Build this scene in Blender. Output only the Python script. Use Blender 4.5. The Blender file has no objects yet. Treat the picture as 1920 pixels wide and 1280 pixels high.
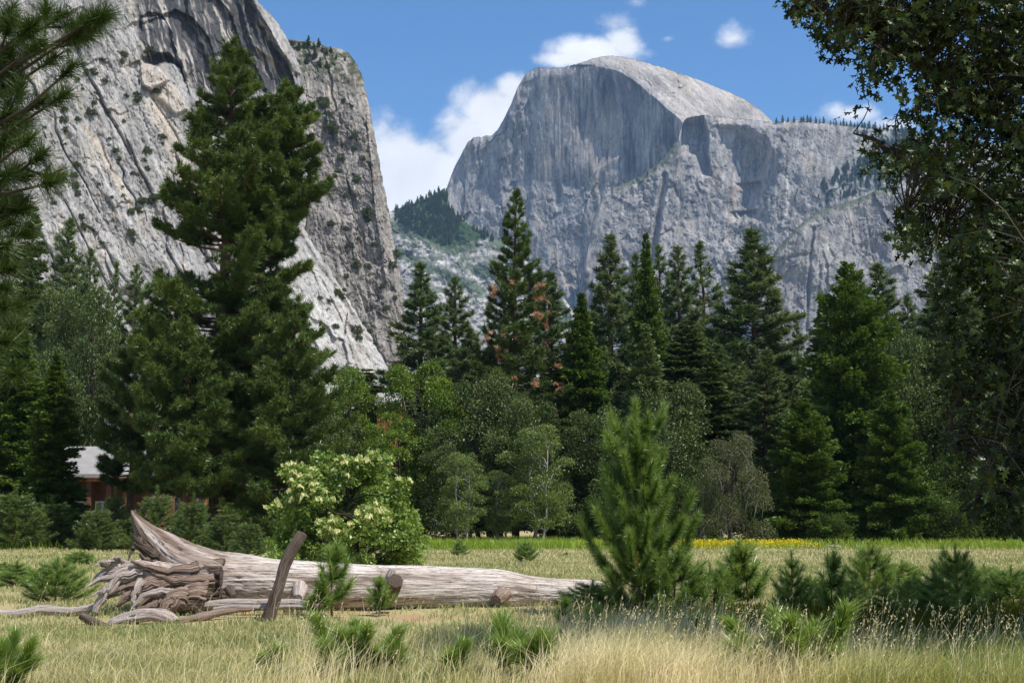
import bpy, math, random
import numpy as np
from math import radians, sin, cos, pi

SC = bpy.context.scene
COL = SC.collection

# ------------------------------------------------------------------ camera
FPX = 2600.0                       # focal length in pixels of the 1920 px wide photograph
EYE = 1.7
HOR = 985.0                        # row of the horizon
PITCH = math.atan((HOR - 640.0) / FPX)
cam_data = bpy.data.cameras.new('camera')
cam = bpy.data.objects.new('camera', cam_data)
COL.objects.link(cam)
cam.location = (0, 0, EYE)
cam.rotation_euler = (pi / 2 + PITCH, 0, 0)
cam_data.sensor_width = 36.0
cam_data.sensor_fit = 'HORIZONTAL'
cam_data.lens = FPX / 1920.0 * 36.0
cam_data.clip_start = 0.1
cam_data.clip_end = 30000.0
SC.camera = cam

# ------------------------------------------------------------------ light and exposure
SUN_EL = radians(58.0)
SUN_AZ = radians(123.0)            # clockwise from +Y (the view direction): right and a little behind the camera
SC.view_settings.view_transform = 'Standard'
SC.view_settings.look = 'None'
SC.view_settings.gamma = 1.0
SC.view_settings.exposure = 0.42
SC.render.engine = 'CYCLES'
SC.cycles.use_denoising = True
try:
    SC.cycles.denoiser = 'OPENIMAGEDENOISE'
    SC.cycles.denoising_input_passes = 'RGB_ALBEDO_NORMAL'
    SC.cycles.denoising_prefilter = 'ACCURATE'
except Exception:
    pass
SC.cycles.max_bounces = 6
SC.cycles.diffuse_bounces = 3
SC.cycles.glossy_bounces = 2
SC.cycles.transmission_bounces = 4
SC.cycles.volume_bounces = 0
SC.cycles.transparent_max_bounces = 8
SC.cycles.caustics_reflective = False
SC.cycles.caustics_refractive = False
SC.cycles.sample_clamp_indirect = 4.0

sun_data = bpy.data.lights.new('sun', 'SUN')
sun_data.energy = 5.0
sun_data.angle = radians(0.5)
sun_data.color = (1.0, 0.945, 0.855)
sun = bpy.data.objects.new('sun', sun_data)
COL.objects.link(sun)
SUNV = np.array([sin(SUN_AZ) * cos(SUN_EL), cos(SUN_AZ) * cos(SUN_EL), sin(SUN_EL)])
from mathutils import Vector
sun.rotation_euler = Vector(SUNV).to_track_quat('Z', 'Y').to_euler()
sun.location = (60, -40, 90)


def at(px, py, d):
    """World point seen at pixel (px, py) of the photograph at distance d along +Y."""
    px = np.asarray(px, float); py = np.asarray(py, float); d = np.asarray(d, float)
    cx = (px - 960.0) / FPX
    cy = (640.0 - py) / FPX
    k = d / (cos(PITCH) - cy * sin(PITCH))
    return np.stack(np.broadcast_arrays(cx * k, d, EYE + (sin(PITCH) + cy * cos(PITCH)) * k), -1)


def ground_d(py):
    """Distance at which flat ground is seen at row py."""
    cy = (640.0 - py) / FPX
    k = -EYE / (sin(PITCH) + cy * cos(PITCH))
    return k * (cos(PITCH) - cy * sin(PITCH))


def px_per_m(d):
    return FPX / d * 0.995


# ------------------------------------------------------------------ world: sky with clouds
world = bpy.data.worlds.new('World')
SC.world = world
world.use_nodes = True
nt = world.node_tree
for n in list(nt.nodes):
    nt.nodes.remove(n)


def nd(tree, typ, **kw):
    n = tree.nodes.new(typ)
    for k, v in kw.items():
        if k.startswith('i_'):
            key = k[2:]
            n.inputs[int(key) if key.isdigit() else key].default_value = v
        else:
            setattr(n, k, v)
    return n


def math_node(tree, op, a, b=None, c=None, clamp=False):
    n = tree.nodes.new('ShaderNodeMath')
    n.operation = op
    n.use_clamp = clamp
    for i, s in enumerate((a, b, c)):
        if s is None:
            continue
        if isinstance(s, (int, float)):
            n.inputs[i].default_value = s
        else:
            tree.links.new(s, n.inputs[i])
    return n.outputs[0]


def build_world():
    L = nt.links.new
    out = nd(nt, 'ShaderNodeOutputWorld')
    sky = nd(nt, 'ShaderNodeTexSky', sky_type='NISHITA')
    sky.sun_disc = False
    sky.sun_elevation = SUN_EL
    sky.sun_rotation = SUN_AZ
    sky.altitude = 1200.0
    sky.air_density = 1.0
    sky.dust_density = 0.0
    sky.ozone_density = 3.0
    bg = nd(nt, 'ShaderNodeBackground')
    bg.inputs['Strength'].default_value = 0.126
    hs = nd(nt, 'ShaderNodeHueSaturation', i_Saturation=1.20, i_Value=1.0)
    L(sky.outputs[0], hs.inputs['Color']); L(hs.outputs[0], bg.inputs['Color'])
    tc = nd(nt, 'ShaderNodeTexCoord')
    sep = nd(nt, 'ShaderNodeSeparateXYZ')
    L(tc.outputs['Generated'], sep.inputs[0])
    ysafe = math_node(nt, 'MAXIMUM', sep.outputs[1], 0.05)
    u = math_node(nt, 'DIVIDE', sep.outputs[0], ysafe)
    w = math_node(nt, 'DIVIDE', sep.outputs[2], ysafe)
    comb = nd(nt, 'ShaderNodeCombineXYZ')
    L(u, comb.inputs[0]); L(w, comb.inputs[1])
    n1 = nd(nt, 'ShaderNodeTexNoise', i_Scale=16.0, i_Detail=9.0, i_Roughness=0.6)
    n1.inputs['Distortion'].default_value = 0.25
    L(comb.outputs[0], n1.inputs['Vector'])
    n2 = nd(nt, 'ShaderNodeTexNoise', i_Scale=48.0, i_Detail=8.0, i_Roughness=0.68)
    L(comb.outputs[0], n2.inputs['Vector'])
    # cloud banks by direction (tangent of azimuth, tangent of elevation): cx, cy, rx, ry, weight
    blobs = []
    for (px, py, rx, ry, wt) in CLOUDS:
        p = at(px, py, 1.0)
        blobs.append((p[0], p[2] - EYE, rx / FPX, ry / FPX, wt))
    acc = None
    for (cu, cw, ru, rw, wt) in blobs:
        du = math_node(nt, 'MULTIPLY_ADD', u, 1 / ru, -cu / ru)
        dw = math_node(nt, 'MULTIPLY_ADD', w, 1 / rw, -cw / rw)
        q = math_node(nt, 'MULTIPLY', du, du)
        q = math_node(nt, 'MULTIPLY_ADD', dw, dw, q)
        q = math_node(nt, 'SQRT', q)
        q = math_node(nt, 'MULTIPLY_ADD', q, -wt, wt)
        acc = q if acc is None else math_node(nt, 'MAXIMUM', acc, q)
    acc = math_node(nt, 'MAXIMUM', acc, -0.6)
    nn = math_node(nt, 'MULTIPLY_ADD', n1.outputs[0], 2.9, -1.40)
    nm = math_node(nt, 'MULTIPLY_ADD', n2.outputs[0], 0.9, -0.45)
    dens = math_node(nt, 'ADD', acc, nn)
    dens = math_node(nt, 'ADD', dens, nm)
    ramp = nd(nt, 'ShaderNodeMapRange', interpolation_type='SMOOTHSTEP')
    ramp.inputs['From Min'].default_value = -0.02
    ramp.inputs['From Max'].default_value = 1.2
    ramp.inputs['To Max'].default_value = 0.97
    L(dens, ramp.inputs['Value'])
    front = math_node(nt, 'GREATER_THAN', sep.outputs[1], 0.3)
    mask = math_node(nt, 'MULTIPLY', ramp.outputs[0], front)
    # unseen broken cloud overhead and behind the view, added to whiten the ambient light
    n3 = nd(nt, 'ShaderNodeTexNoise', i_Scale=3.2, i_Detail=7.0, i_Roughness=0.58)
    L(tc.outputs['Generated'], n3.inputs['Vector'])
    cov = nd(nt, 'ShaderNodeMapRange', interpolation_type='SMOOTHSTEP')
    cov.inputs['From Min'].default_value = 0.48; cov.inputs['From Max'].default_value = 0.60
    cov.inputs['To Max'].default_value = 0.6
    L(n3.outputs[0], cov.inputs['Value'])
    hi = nd(nt, 'ShaderNodeMapRange', interpolation_type='SMOOTHSTEP')
    hi.inputs['From Min'].default_value = 0.46; hi.inputs['From Max'].default_value = 0.62
    L(sep.outputs[2], hi.inputs['Value'])
    bk = nd(nt, 'ShaderNodeMapRange', interpolation_type='SMOOTHSTEP')
    bk.inputs['From Min'].default_value = 0.60; bk.inputs['From Max'].default_value = 0.30
    L(sep.outputs[1], bk.inputs['Value'])
    rest = math_node(nt, 'MULTIPLY', math_node(nt, 'MAXIMUM', hi.outputs[0], bk.outputs[0]), cov.outputs[0])
    mask = math_node(nt, 'MAXIMUM', mask, rest)
    # cloud brightness: bright tops, slightly grey bodies
    cr = nd(nt, 'ShaderNodeMapRange')
    cr.inputs['From Min'].default_value = 0.3
    cr.inputs['From Max'].default_value = 0.7
    cr.inputs['To Min'].default_value = 0.74
    cr.inputs['To Max'].default_value = 0.92
    L(n1.outputs[0], cr.inputs['Value'])
    cloud = nd(nt, 'ShaderNodeBackground')
    cloud.inputs['Color'].default_value = (0.93, 0.955, 1.0, 1)
    L(cr.outputs[0], cloud.inputs['Strength'])
    mix = nd(nt, 'ShaderNodeMixShader')
    L(mask, mix.inputs[0]); L(bg.outputs[0], mix.inputs[1]); L(cloud.outputs[0], mix.inputs[2])
    L(mix.outputs[0], out.inputs['Surface'])


CLOUDS = [(765, 335, 140, 105, 2.2), (720, 350, 70, 90, 1.8), (925, 205, 88, 76, 2.0), (880, 265, 95, 80, 2.0), (958, 165, 52, 46, 1.8), (800, 315, 135, 80, 2.0), (735, 290, 100, 84, 1.7),
          (712, 240, 44, 58, 1.1), (760, 390, 120, 80, 2.0), (690, 300, 90, 80, 1.6), (985, 250, 100, 100, 1.8),
          (1110, 100, 118, 38, 1.6), (1172, 82, 46, 46, 1.7), (1050, 112, 80, 24, 1.5), (1165, 42, 48, 30, 0.66), (1190, 3, 42, 18, 0.7),
          (1250, 72, 24, 10, 0.55), (1378, 72, 42, 30, 0.85), (1600, 212, 70, 28, 1.4), (1680, 235, 64, 26, 1.4)]
build_world()

# ------------------------------------------------------------------ numpy noise
_RS = np.random.RandomState(7)
_PERM = np.concatenate([_RS.permutation(256)] * 3)
_ang = _RS.rand(256) * 2 * pi
_GX, _GY = np.cos(_ang), np.sin(_ang)


def pn(x, y, seed=0):
    x = np.asarray(x, float) + seed * 17.31
    y = np.asarray(y, float) - seed * 9.77
    xi = np.floor(x).astype(int); yi = np.floor(y).astype(int)
    xf = x - xi; yf = y - yi
    xi &= 255; yi &= 255
    def g(ix, iy, fx, fy):
        h = _PERM[_PERM[ix] + iy]
        return _GX[h] * fx + _GY[h] * fy
    u = xf * xf * xf * (xf * (xf * 6 - 15) + 10)
    v = yf * yf * yf * (yf * (yf * 6 - 15) + 10)
    x1 = (xi + 1) & 255; y1 = (yi + 1) & 255
    a = g(xi, yi, xf, yf); b = g(x1, yi, xf - 1, yf)
    c = g(xi, y1, xf, yf - 1); d = g(x1, y1, xf - 1, yf - 1)
    return ((a + u * (b - a)) + v * ((c + u * (d - c)) - (a + u * (b - a)))) * 1.5


def fbm(x, y, o=4, seed=0, gain=0.5):
    s = 0; a = 1.0; f = 1.0; t = 0
    for i in range(o):
        s = s + a * pn(x * f, y * f, seed + i * 3)
        t += a; a *= gain; f *= 2.03
    return s / t


def ridged(x, y, o=4, seed=0, gain=0.5):
    s = 0; a = 1.0; f = 1.0; t = 0
    for i in range(o):
        s = s + a * (1 - 2 * np.abs(pn(x * f, y * f, seed + i * 5)))
        t += a; a *= gain; f *= 2.1
    return s / t


def sstep(a, b, x):
    t = np.clip((x - a) / (b - a), 0, 1)
    return t * t * (3 - 2 * t)


def interp(pts, x):
    p = np.array(pts, float)
    return np.interp(x, p[:, 0], p[:, 1])


def seg_dist(x, y, pts):
    """Distance to a polyline and the side (sign of cross product) of its nearest segment."""
    best = np.full(np.shape(x), 1e9); side = np.zeros(np.shape(x))
    for (x0, y0), (x1, y1) in zip(pts[:-1], pts[1:]):
        dx, dy = x1 - x0, y1 - y0
        t = np.clip(((x - x0) * dx + (y - y0) * dy) / (dx * dx + dy * dy + 1e-9), 0, 1)
        ex = x - (x0 + t * dx); ey = y - (y0 + t * dy)
        d = np.hypot(ex, ey)
        s = np.sign(dx * (y - y0) - dy * (x - x0))
        m = d < best
        best = np.where(m, d, best); side = np.where(m, s, side)
    return best, side


def poly_sd(x, y, pts):
    """Signed distance to a closed polygon, positive inside."""
    pts = list(pts)
    d, _ = seg_dist(x, y, pts + pts[:1])
    ins = np.zeros(np.shape(x), bool)
    n = len(pts)
    for i in range(n):
        x0, y0 = pts[i]; x1, y1 = pts[(i + 1) % n]
        c = ((y0 > y) != (y1 > y)) & (x < (x1 - x0) * (y - y0) / (y1 - y0 + 1e-12) + x0)
        ins ^= c
    return np.where(ins, d, -d)


# ------------------------------------------------------------------ objects
def link(name, mesh, parent=None, mats=()):
    o = bpy.data.objects.new(name, mesh)
    COL.objects.link(o)
    if parent is not None:
        o.parent = parent
    for m in mats:
        mesh.materials.append(m)
    return o


def tag(o, label=None, cat=None, group=None, kind=None):
    if label: o['label'] = label
    if cat: o['category'] = cat
    if group: o['group'] = group
    if kind: o['kind'] = kind
    return o


def empty(name, loc, label, cat, group=None, rz=0.0, scale=1.0):
    o = bpy.data.objects.new(name, None)
    o.empty_display_size = 0.2
    COL.objects.link(o)
    o.location = [float(v) for v in loc]
    o.rotation_euler = (0, 0, rz)
    o.scale = (scale,) * 3 if np.isscalar(scale) else scale
    return tag(o, label, cat, group)


def copy_tree(root, loc, rz, scale, label, group=None):
    c = root.copy(); COL.objects.link(c)
    c.location = [float(v) for v in loc]; c.rotation_euler = (0, 0, rz)
    c.scale = (scale,) * 3 if np.isscalar(scale) else scale
    c['label'] = label
    if group: c['group'] = group
    elif 'group' in c: del c['group']
    for ch in list(root.children):
        k = ch.copy(); COL.objects.link(k); k.parent = c
        for g in list(ch.children):
            q = g.copy(); COL.objects.link(q); q.parent = k
    return c


class MB:
    """Collects polygons (lists of numpy blocks) and makes ONE mesh."""
    def __init__(self):
        self.v = []; self.f = []; self.t = []; self.mi = []; self.uv = []; self.n = 0; self.smooth = []

    def add(self, verts, faces, tint=None, mat=0, smooth=False, gc=None):
        verts = np.asarray(verts, float).reshape(-1, 3)
        faces = np.asarray(faces, int)
        self.v.append(verts)
        self.t.append(np.full(len(verts), 0.5) if tint is None else np.broadcast_to(np.asarray(tint, float), (len(verts),)))
        self.uv.append(verts.copy() if gc is None else np.asarray(gc, float))
        self.f.append(faces + self.n)
        self.mi.append(np.full(len(faces), mat)); self.smooth.append(np.full(len(faces), smooth))
        self.n += len(verts)

    def tube(self, pts, rad, ns=8, tint=None, mat=0, cap=True, smooth=True, wob=0.0, seed=0):
        pts = np.asarray(pts, float); rad = np.broadcast_to(np.asarray(rad, float), (len(pts),))
        tan = np.gradient(pts, axis=0)
        tan /= np.linalg.norm(tan, axis=1)[:, None] + 1e-12
        ref = np.array([0, 0, 1.0]) if abs(tan[:, 2]).mean() < 0.8 else np.array([1.0, 0, 0])
        a = np.cross(tan, ref); a /= np.linalg.norm(a, axis=1)[:, None] + 1e-9
        b = np.cross(tan, a)
        th = np.arange(ns) / ns * 2 * pi
        r = rad[:, None] * np.ones(ns)[None]
        if wob:
            r = r * (1 + wob * pn(np.arange(len(pts))[:, None] * 0.7 + seed, th[None] * 1.3, seed))
        P = pts[:, None] + (np.cos(th)[None, :, None] * a[:, None] + np.sin(th)[None, :, None] * b[:, None]) * r[:, :, None]
        m = len(pts)
        i = np.arange(m - 1)[:, None] * ns; j = np.arange(ns)[None]; k = (j + 1) % ns
        F = np.stack([i + j, i + k, i + ns + k, i + ns + j], -1).reshape(-1, 4)
        length = np.concatenate([[0], np.cumsum(np.linalg.norm(np.diff(pts, axis=0), axis=1))])
        gc = np.stack([np.repeat(length, ns), np.tile(np.cos(th), m), np.tile(np.sin(th), m)], 1)
        self.add(P.reshape(-1, 3), F, tint, mat, smooth, gc)
        if cap:
            base = self.n - m * ns
            for e, sgn in ((0, 1), (m - 1, -1)):
                ids = base + e * ns + np.arange(ns)
                c = pts[e]
                self.v.append(c[None]); self.t.append(np.array([0.5])); self.uv.append(np.array([[length[e], 0, 0]]))
                ci = self.n; self.n += 1
                tri = np.stack([np.full(ns, ci), ids, np.roll(ids, -1)], 1)
                self.f.append(tri); self.mi.append(np.full(ns, mat)); self.smooth.append(np.full(ns, False))

    def box(self, c, s, rz=0.0, mat=0, tint=None):
        c = np.asarray(c, float); s = np.asarray(s, float) / 2
        g = np.array([[x, y, z] for x in (-1, 1) for y in (-1, 1) for z in (-1, 1)], float) * s
        g = np.stack([g[:, 0] * cos(rz) - g[:, 1] * sin(rz), g[:, 0] * sin(rz) + g[:, 1] * cos(rz), g[:, 2]], 1) + c
        self.add(g, [[0, 1, 3, 2], [4, 6, 7, 5], [0, 4, 5, 1], [2, 3, 7, 6], [0, 2, 6, 4], [1, 5, 7, 3]], tint, mat)

    def mesh(self, name, cols=None):
        V = np.concatenate(self.v) if self.v else np.zeros((0, 3))
        me = bpy.data.meshes.new(name)
        me.vertices.add(len(V)); me.vertices.foreach_set('co', V.astype(np.float32).ravel())
        idx = np.concatenate([f.ravel() for f in self.f])
        cnt = np.concatenate([np.full(len(f), f.shape[1]) for f in self.f])
        start = np.concatenate([[0], np.cumsum(cnt)[:-1]])
        me.loops.add(len(idx)); me.loops.foreach_set('vertex_index', idx.astype(np.int32))
        me.polygons.add(len(cnt)); me.polygons.foreach_set('loop_start', start.astype(np.int32))
        me.polygons.foreach_set('material_index', np.concatenate(self.mi).astype(np.int32))
        me.polygons.foreach_set('use_smooth', np.concatenate(self.smooth))
        a = me.attributes.new('tint', 'FLOAT', 'POINT'); a.data.foreach_set('value', np.concatenate(self.t).astype(np.float32))
        a = me.attributes.new('grain', 'FLOAT_VECTOR', 'POINT'); a.data.foreach_set('vector', np.concatenate(self.uv).astype(np.float32).ravel())
        if cols is not None:
            a = me.color_attributes.new('albedo', 'FLOAT_COLOR', 'POINT')
            c4 = np.concatenate([cols, np.ones((len(cols), 1))], 1).astype(np.float32)
            a.data.foreach_set('color', c4.ravel())
        me.update(calc_edges=True)
        return me

    def build(self, name, mats, parent=None, cols=None):
        if not isinstance(mats, (list, tuple)): mats = [mats]
        return link(name, self.mesh(name, cols), parent, mats)


# ------------------------------------------------------------------ materials
MAT = {}


def new_mat(name):
    m = bpy.data.materials.new(name); m.use_nodes = True
    t = m.node_tree
    for n in list(t.nodes): t.nodes.remove(n)
    out = t.nodes.new('ShaderNodeOutputMaterial')
    MAT[name] = m
    return m, t, out


def ramp_node(t, src, stops):
    r = t.nodes.new('ShaderNodeValToRGB')
    e = r.color_ramp.elements
    e[0].position = stops[0][0]; e[0].color = (*stops[0][1], 1)
    e[1].position = stops[-1][0]; e[1].color = (*stops[-1][1], 1)
    for p, c in stops[1:-1]:
        k = e.new(p); k.color = (*c, 1)
    t.links.new(src, r.inputs[0])
    return r.outputs[0]


def foliage_mat(name, stops, trans=0.35, gloss=0.08, rough=0.4, tr_col=None):
    """Leaves and needles: diffuse and translucent with a thin sheen; 'tint' varies the leaf's own colour."""
    m, t, out = new_mat(name)
    L = t.links.new
    at_ = nd(t, 'ShaderNodeAttribute', attribute_name='tint')
    col = ramp_node(t, at_.outputs['Fac'], stops)
    d = nd(t, 'ShaderNodeBsdfDiffuse'); L(col, d.inputs[0])
    tr = nd(t, 'ShaderNodeBsdfTranslucent')
    hs = nd(t, 'ShaderNodeHueSaturation', i_Saturation=1.1, i_Value=1.25)
    hs.inputs['Hue'].default_value = 0.485
    L(col, hs.inputs['Color']); L(hs.outputs[0], tr.inputs[0])
    mx = nd(t, 'ShaderNodeMixShader'); mx.inputs[0].default_value = trans
    L(d.outputs[0], mx.inputs[1]); L(tr.outputs[0], mx.inputs[2])
    if gloss:
        gl = nd(t, 'ShaderNodeBsdfGlossy'); gl.inputs['Roughness'].default_value = rough
        gl.inputs['Color'].default_value = (0.9, 0.95, 0.9, 1)
        m2 = nd(t, 'ShaderNodeMixShader'); m2.inputs[0].default_value = gloss
        L(mx.outputs[0], m2.inputs[1]); L(gl.outputs[0], m2.inputs[2])
        L(m2.outputs[0], out.inputs[0])
    else:
        L(mx.outputs[0], out.inputs[0])
    return m


def bark_mat(name, c0, c1, scale=6.0, stretch=(1.0, 1.0, 0.15), bump=0.6, use_grain=False):
    m, t, out = new_mat(name)
    L = t.links.new
    if use_grain:
        co = nd(t, 'ShaderNodeAttribute', attribute_name='grain').outputs['Vector']
    else:
        co = nd(t, 'ShaderNodeTexCoord').outputs['Object']
    mp = nd(t, 'ShaderNodeMapping'); mp.inputs['Scale'].default_value = stretch
    L(co, mp.inputs[0])
    n = nd(t, 'ShaderNodeTexNoise', i_Scale=scale, i_Detail=8.0, i_Roughness=0.65)
    L(mp.outputs[0], n.inputs['Vector'])
    col = ramp_node(t, n.outputs[0], [(0.32, c0), (0.68, c1)])
    b = nd(t, 'ShaderNodeBump'); b.inputs['Strength'].default_value = bump; b.inputs['Distance'].default_value = 0.03
    L(n.outputs[0], b.inputs['Height'])
    p = nd(t, 'ShaderNodeBsdfPrincipled'); p.inputs['Roughness'].default_value = 0.9
    p.inputs['Specular IOR Level'].default_value = 0.15
    L(col, p.inputs['Base Color']); L(b.outputs[0], p.inputs['Normal'])
    L(p.outputs[0], out.inputs[0])
    return m


def plain_mat(name, col, rough=0.7, noise=0.25, scale=4.0, spec=0.3, metal=0.0):
    m, t, out = new_mat(name)
    L = t.links.new
    co = nd(t, 'ShaderNodeTexCoord').outputs['Object']
    n = nd(t, 'ShaderNodeTexNoise', i_Scale=scale, i_Detail=6.0)
    L(co, n.inputs['Vector'])
    c0 = tuple(c * (1 - noise) for c in col); c1 = tuple(min(1, c * (1 + noise)) for c in col)
    cc = ramp_node(t, n.outputs[0], [(0.3, c0), (0.7, c1)])
    p = nd(t, 'ShaderNodeBsdfPrincipled'); p.inputs['Roughness'].default_value = rough
    p.inputs['Specular IOR Level'].default_value = spec; p.inputs['Metallic'].default_value = metal
    L(cc, p.inputs['Base Color']); L(p.outputs[0], out.inputs[0])
    return m


def rock_mat(name, scale, tilt=0.0):
    """Granite: mineral colour stored on the surface, fine speckle and bump in object space."""
    m, t, out = new_mat(name)
    L = t.links.new
    a = nd(t, 'ShaderNodeAttribute', attribute_name='albedo')
    co = nd(t, 'ShaderNodeTexCoord').outputs['Object']
    mp = nd(t, 'ShaderNodeMapping'); mp.inputs['Scale'].default_value = (1, 1, 0.35)
    L(co, mp.inputs[0])
    n = nd(t, 'ShaderNodeTexNoise', i_Scale=scale, i_Detail=7.0, i_Roughness=0.7)
    L(mp.outputs[0], n.inputs['Vector'])
    g = ramp_node(t, n.outputs[0], [(0.34, (0.74, 0.74, 0.745)), (0.52, (1.0, 1.0, 1.0)), (0.68, (1.22, 1.215, 1.20))])
    mp2 = nd(t, 'ShaderNodeMapping'); mp2.inputs['Scale'].default_value = (1, 1, 0.30); mp2.inputs['Rotation'].default_value = (0, tilt, 0)
    L(co, mp2.inputs[0])
    jn = nd(t, 'ShaderNodeTexNoise', i_Scale=scale * .30, i_Detail=6.0, i_Roughness=0.62); jn.inputs['Distortion'].default_value = 0.4
    L(mp2.outputs[0], jn.inputs['Vector'])
    ja = math_node(t, 'ABSOLUTE', math_node(t, 'SUBTRACT', jn.outputs[0], 0.5))
    jc = ramp_node(t, ja, [(0.003, (0.38, 0.37, 0.37)), (0.014, (1, 1, 1))])
    jm = nd(t, 'ShaderNodeMix', data_type='RGBA', blend_type='MULTIPLY'); jm.inputs[0].default_value = 0.75
    L(g, jm.inputs[6]); L(jc, jm.inputs[7])
    mul = nd(t, 'ShaderNodeMix', data_type='RGBA', blend_type='MULTIPLY'); mul.inputs[0].default_value = 1.0
    L(a.outputs['Color'], mul.inputs[6]); L(jm.outputs[2], mul.inputs[7])
    b = nd(t, 'ShaderNodeBump'); b.inputs['Strength'].default_value = 0.6; b.inputs['Distance'].default_value = 1.0 / scale
    L(n.outputs[0], b.inputs['Height'])
    d = nd(t, 'ShaderNodeBsdfDiffuse'); d.inputs['Roughness'].default_value = 0.4
    L(mul.outputs[2], d.inputs[0]); L(b.outputs[0], d.inputs['Normal'])
    L(d.outputs[0], out.inputs[0])
    return m

# ================================================================== granite walls
def granite(x, y, rot, seed, base=(0.40, 0.385, 0.375), streak=0.35, tan=0.5, dark=0.5):
    """Mineral colour of bare granite: lichen streaks, tan patches and dark water stains."""
    c, s = cos(rot), sin(rot)
    U = x * c + y * s; V = -x * s + y * c
    wx = U + 6 * fbm(x / 30, y / 30, 3, seed + 40)
    g = 1 + streak * fbm(wx / 9, V / 70, 5, seed) * 1.6 + 0.42 * fbm(x / 60, y / 75, 4, seed + 1) + 0.22 * fbm(x / 4.2, y / 5, 3, seed + 9)
    col = np.asarray(base)[None] * np.clip(g, 0.35, 1.6).reshape(-1, 1)
    tn = sstep(0.12, 0.4, fbm(wx / 28, V / 75, 4, seed + 2)) * tan
    col = col * (1 - tn.reshape(-1, 1)) + np.array([0.44, 0.375, 0.295])[None] * tn.reshape(-1, 1) * np.clip(g, .6, 1.3).reshape(-1, 1)
    dk = sstep(0.18, 0.42, fbm(wx / 5.0, V / 90, 3, seed + 3)) * sstep(-0.05, 0.3, fbm(x / 60, y / 80, 3, seed + 4)) * dark
    col = col * (1 - 0.62 * dk.reshape(-1, 1))
    wt = sstep(0.3, 0.5, fbm(wx / 4.0, V / 60, 3, seed + 5)) * 0.55
    col = col * (1 - wt.reshape(-1, 1)) + np.array([0.56, 0.545, 0.53])[None] * wt.reshape(-1, 1)
    return col


def plates(f, n, sharp=.88):
    """Sheet jointing: a smooth field cut into steps with crisp edges."""
    q = f * n; k = np.floor(q)
    return (k + sstep(sharp, 1.0, q - k)) / n


def facets(x, y, rot, seed, sx, sy, slope):
    """Blocks of jointed rock: each cell of an irregular pattern is a plane with a tilt of its own."""
    c, s = cos(rot), sin(rot)
    U = (x * c + y * s) / sx + .55 * fbm(x / sx / 1.6, y / sy / 1.6, 3, seed + 60)
    V = (-x * s + y * c) / sy + .45 * fbm(x / sx / 1.6 + 9, y / sy / 1.6, 3, seed + 61)
    rs = np.random.RandomState(seed); J = rs.rand(4, 256)
    iu = np.floor(U).astype(int); iv = np.floor(V).astype(int)
    best = np.full(x.shape, 1e9); out = np.zeros(x.shape)
    for a in (-1, 0, 1):
        for b in (-1, 0, 1):
            h = _PERM[_PERM[(iu + a) & 255] + ((iv + b) & 255)]
            du = U - (iu + a + J[0][h]); dv = V - (iv + b + J[1][h])
            d = du * du + dv * dv
            val = (J[2][h] - .5) * 2 * du * sx + (J[3][h] - .5) * 1.4 * dv * sy
            k = d < best
            best = np.where(k, d, best); out = np.where(k, val, out)
    return slope * out


def rough_rock(x, y, rot, seed, a_big=7, a_mid=3.2, a_fine=0.9, stretch=4.0, crack=1.6, sheet=9.0):
    c, s = cos(rot), sin(rot)
    U = x * c + y * s; V = -x * s + y * c
    wx = U + 9 * fbm(x / 45, y / 45, 3, seed + 21)
    calm = np.clip(.55 + 1.3 * fbm(x / 70, y / 90, 3, seed + 30), .12, 1.25)      # bald slabs beside broken ground
    r = -a_big * fbm(wx / 52, V / (52 * stretch * .6), 3, seed)
    r -= a_mid * calm * ridged(wx / 15, V / (15 * stretch), 4, seed + 1, 0.5) * .8
    r -= a_fine * (.5 + calm) * fbm(x / 6, y / 8, 4, seed + 2) * 1.3
    r -= sheet * plates(fbm(wx / 60, V / (60 * stretch * .55), 5, seed + 31, .55), 9)
    r -= sheet * .55 * calm * plates(fbm(wx / 24 + 5, V / (24 * stretch * .6), 4, seed + 33, .55), 6)
    fm = np.clip(.6 + 1.2 * fbm(x / 110, y / 110, 3, seed + 70), .15, 1.2)
    r += fm * (facets(x, y, rot, seed + 71, 46, 46 * stretch * .6, .30) + facets(x, y, rot + .25, seed + 72, 19, 19 * stretch * .5, .34)) + calm * facets(x, y, rot, seed + 73, 8, 14, .30)
    blk = fbm(x / 13 + 0.4 * fbm(x / 20, y / 20, 2, seed + 8), y / 17, 2, seed + 6)
    r -= a_fine * 2.2 * calm * (np.round(blk * 5) / 5)
    k = np.abs(fbm(wx / 30, V / (32 * stretch), 4, seed + 3))
    r += crack * 1.5 * (1 - sstep(0.0, 0.022, k))
    k2 = np.abs(fbm(x / 42 + y / 160, y / 30 - x / 50, 4, seed + 4))
    r += 0.8 * crack * calm * (1 - sstep(0.0, 0.022, k2))
    return r


def groove(x, y, pts, w, depth):
    d, _ = seg_dist(x, y, pts)
    return depth * (1 - sstep(0, w, d))


def wedge(x, y, pts, w, depth):
    """A corner: rock on the right-hand side of the line stands out by depth, fading over w."""
    d, s = seg_dist(x, y, pts)
    return np.where(s < 0, -depth * (1 - sstep(0, w, d)), 0.0)


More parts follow.
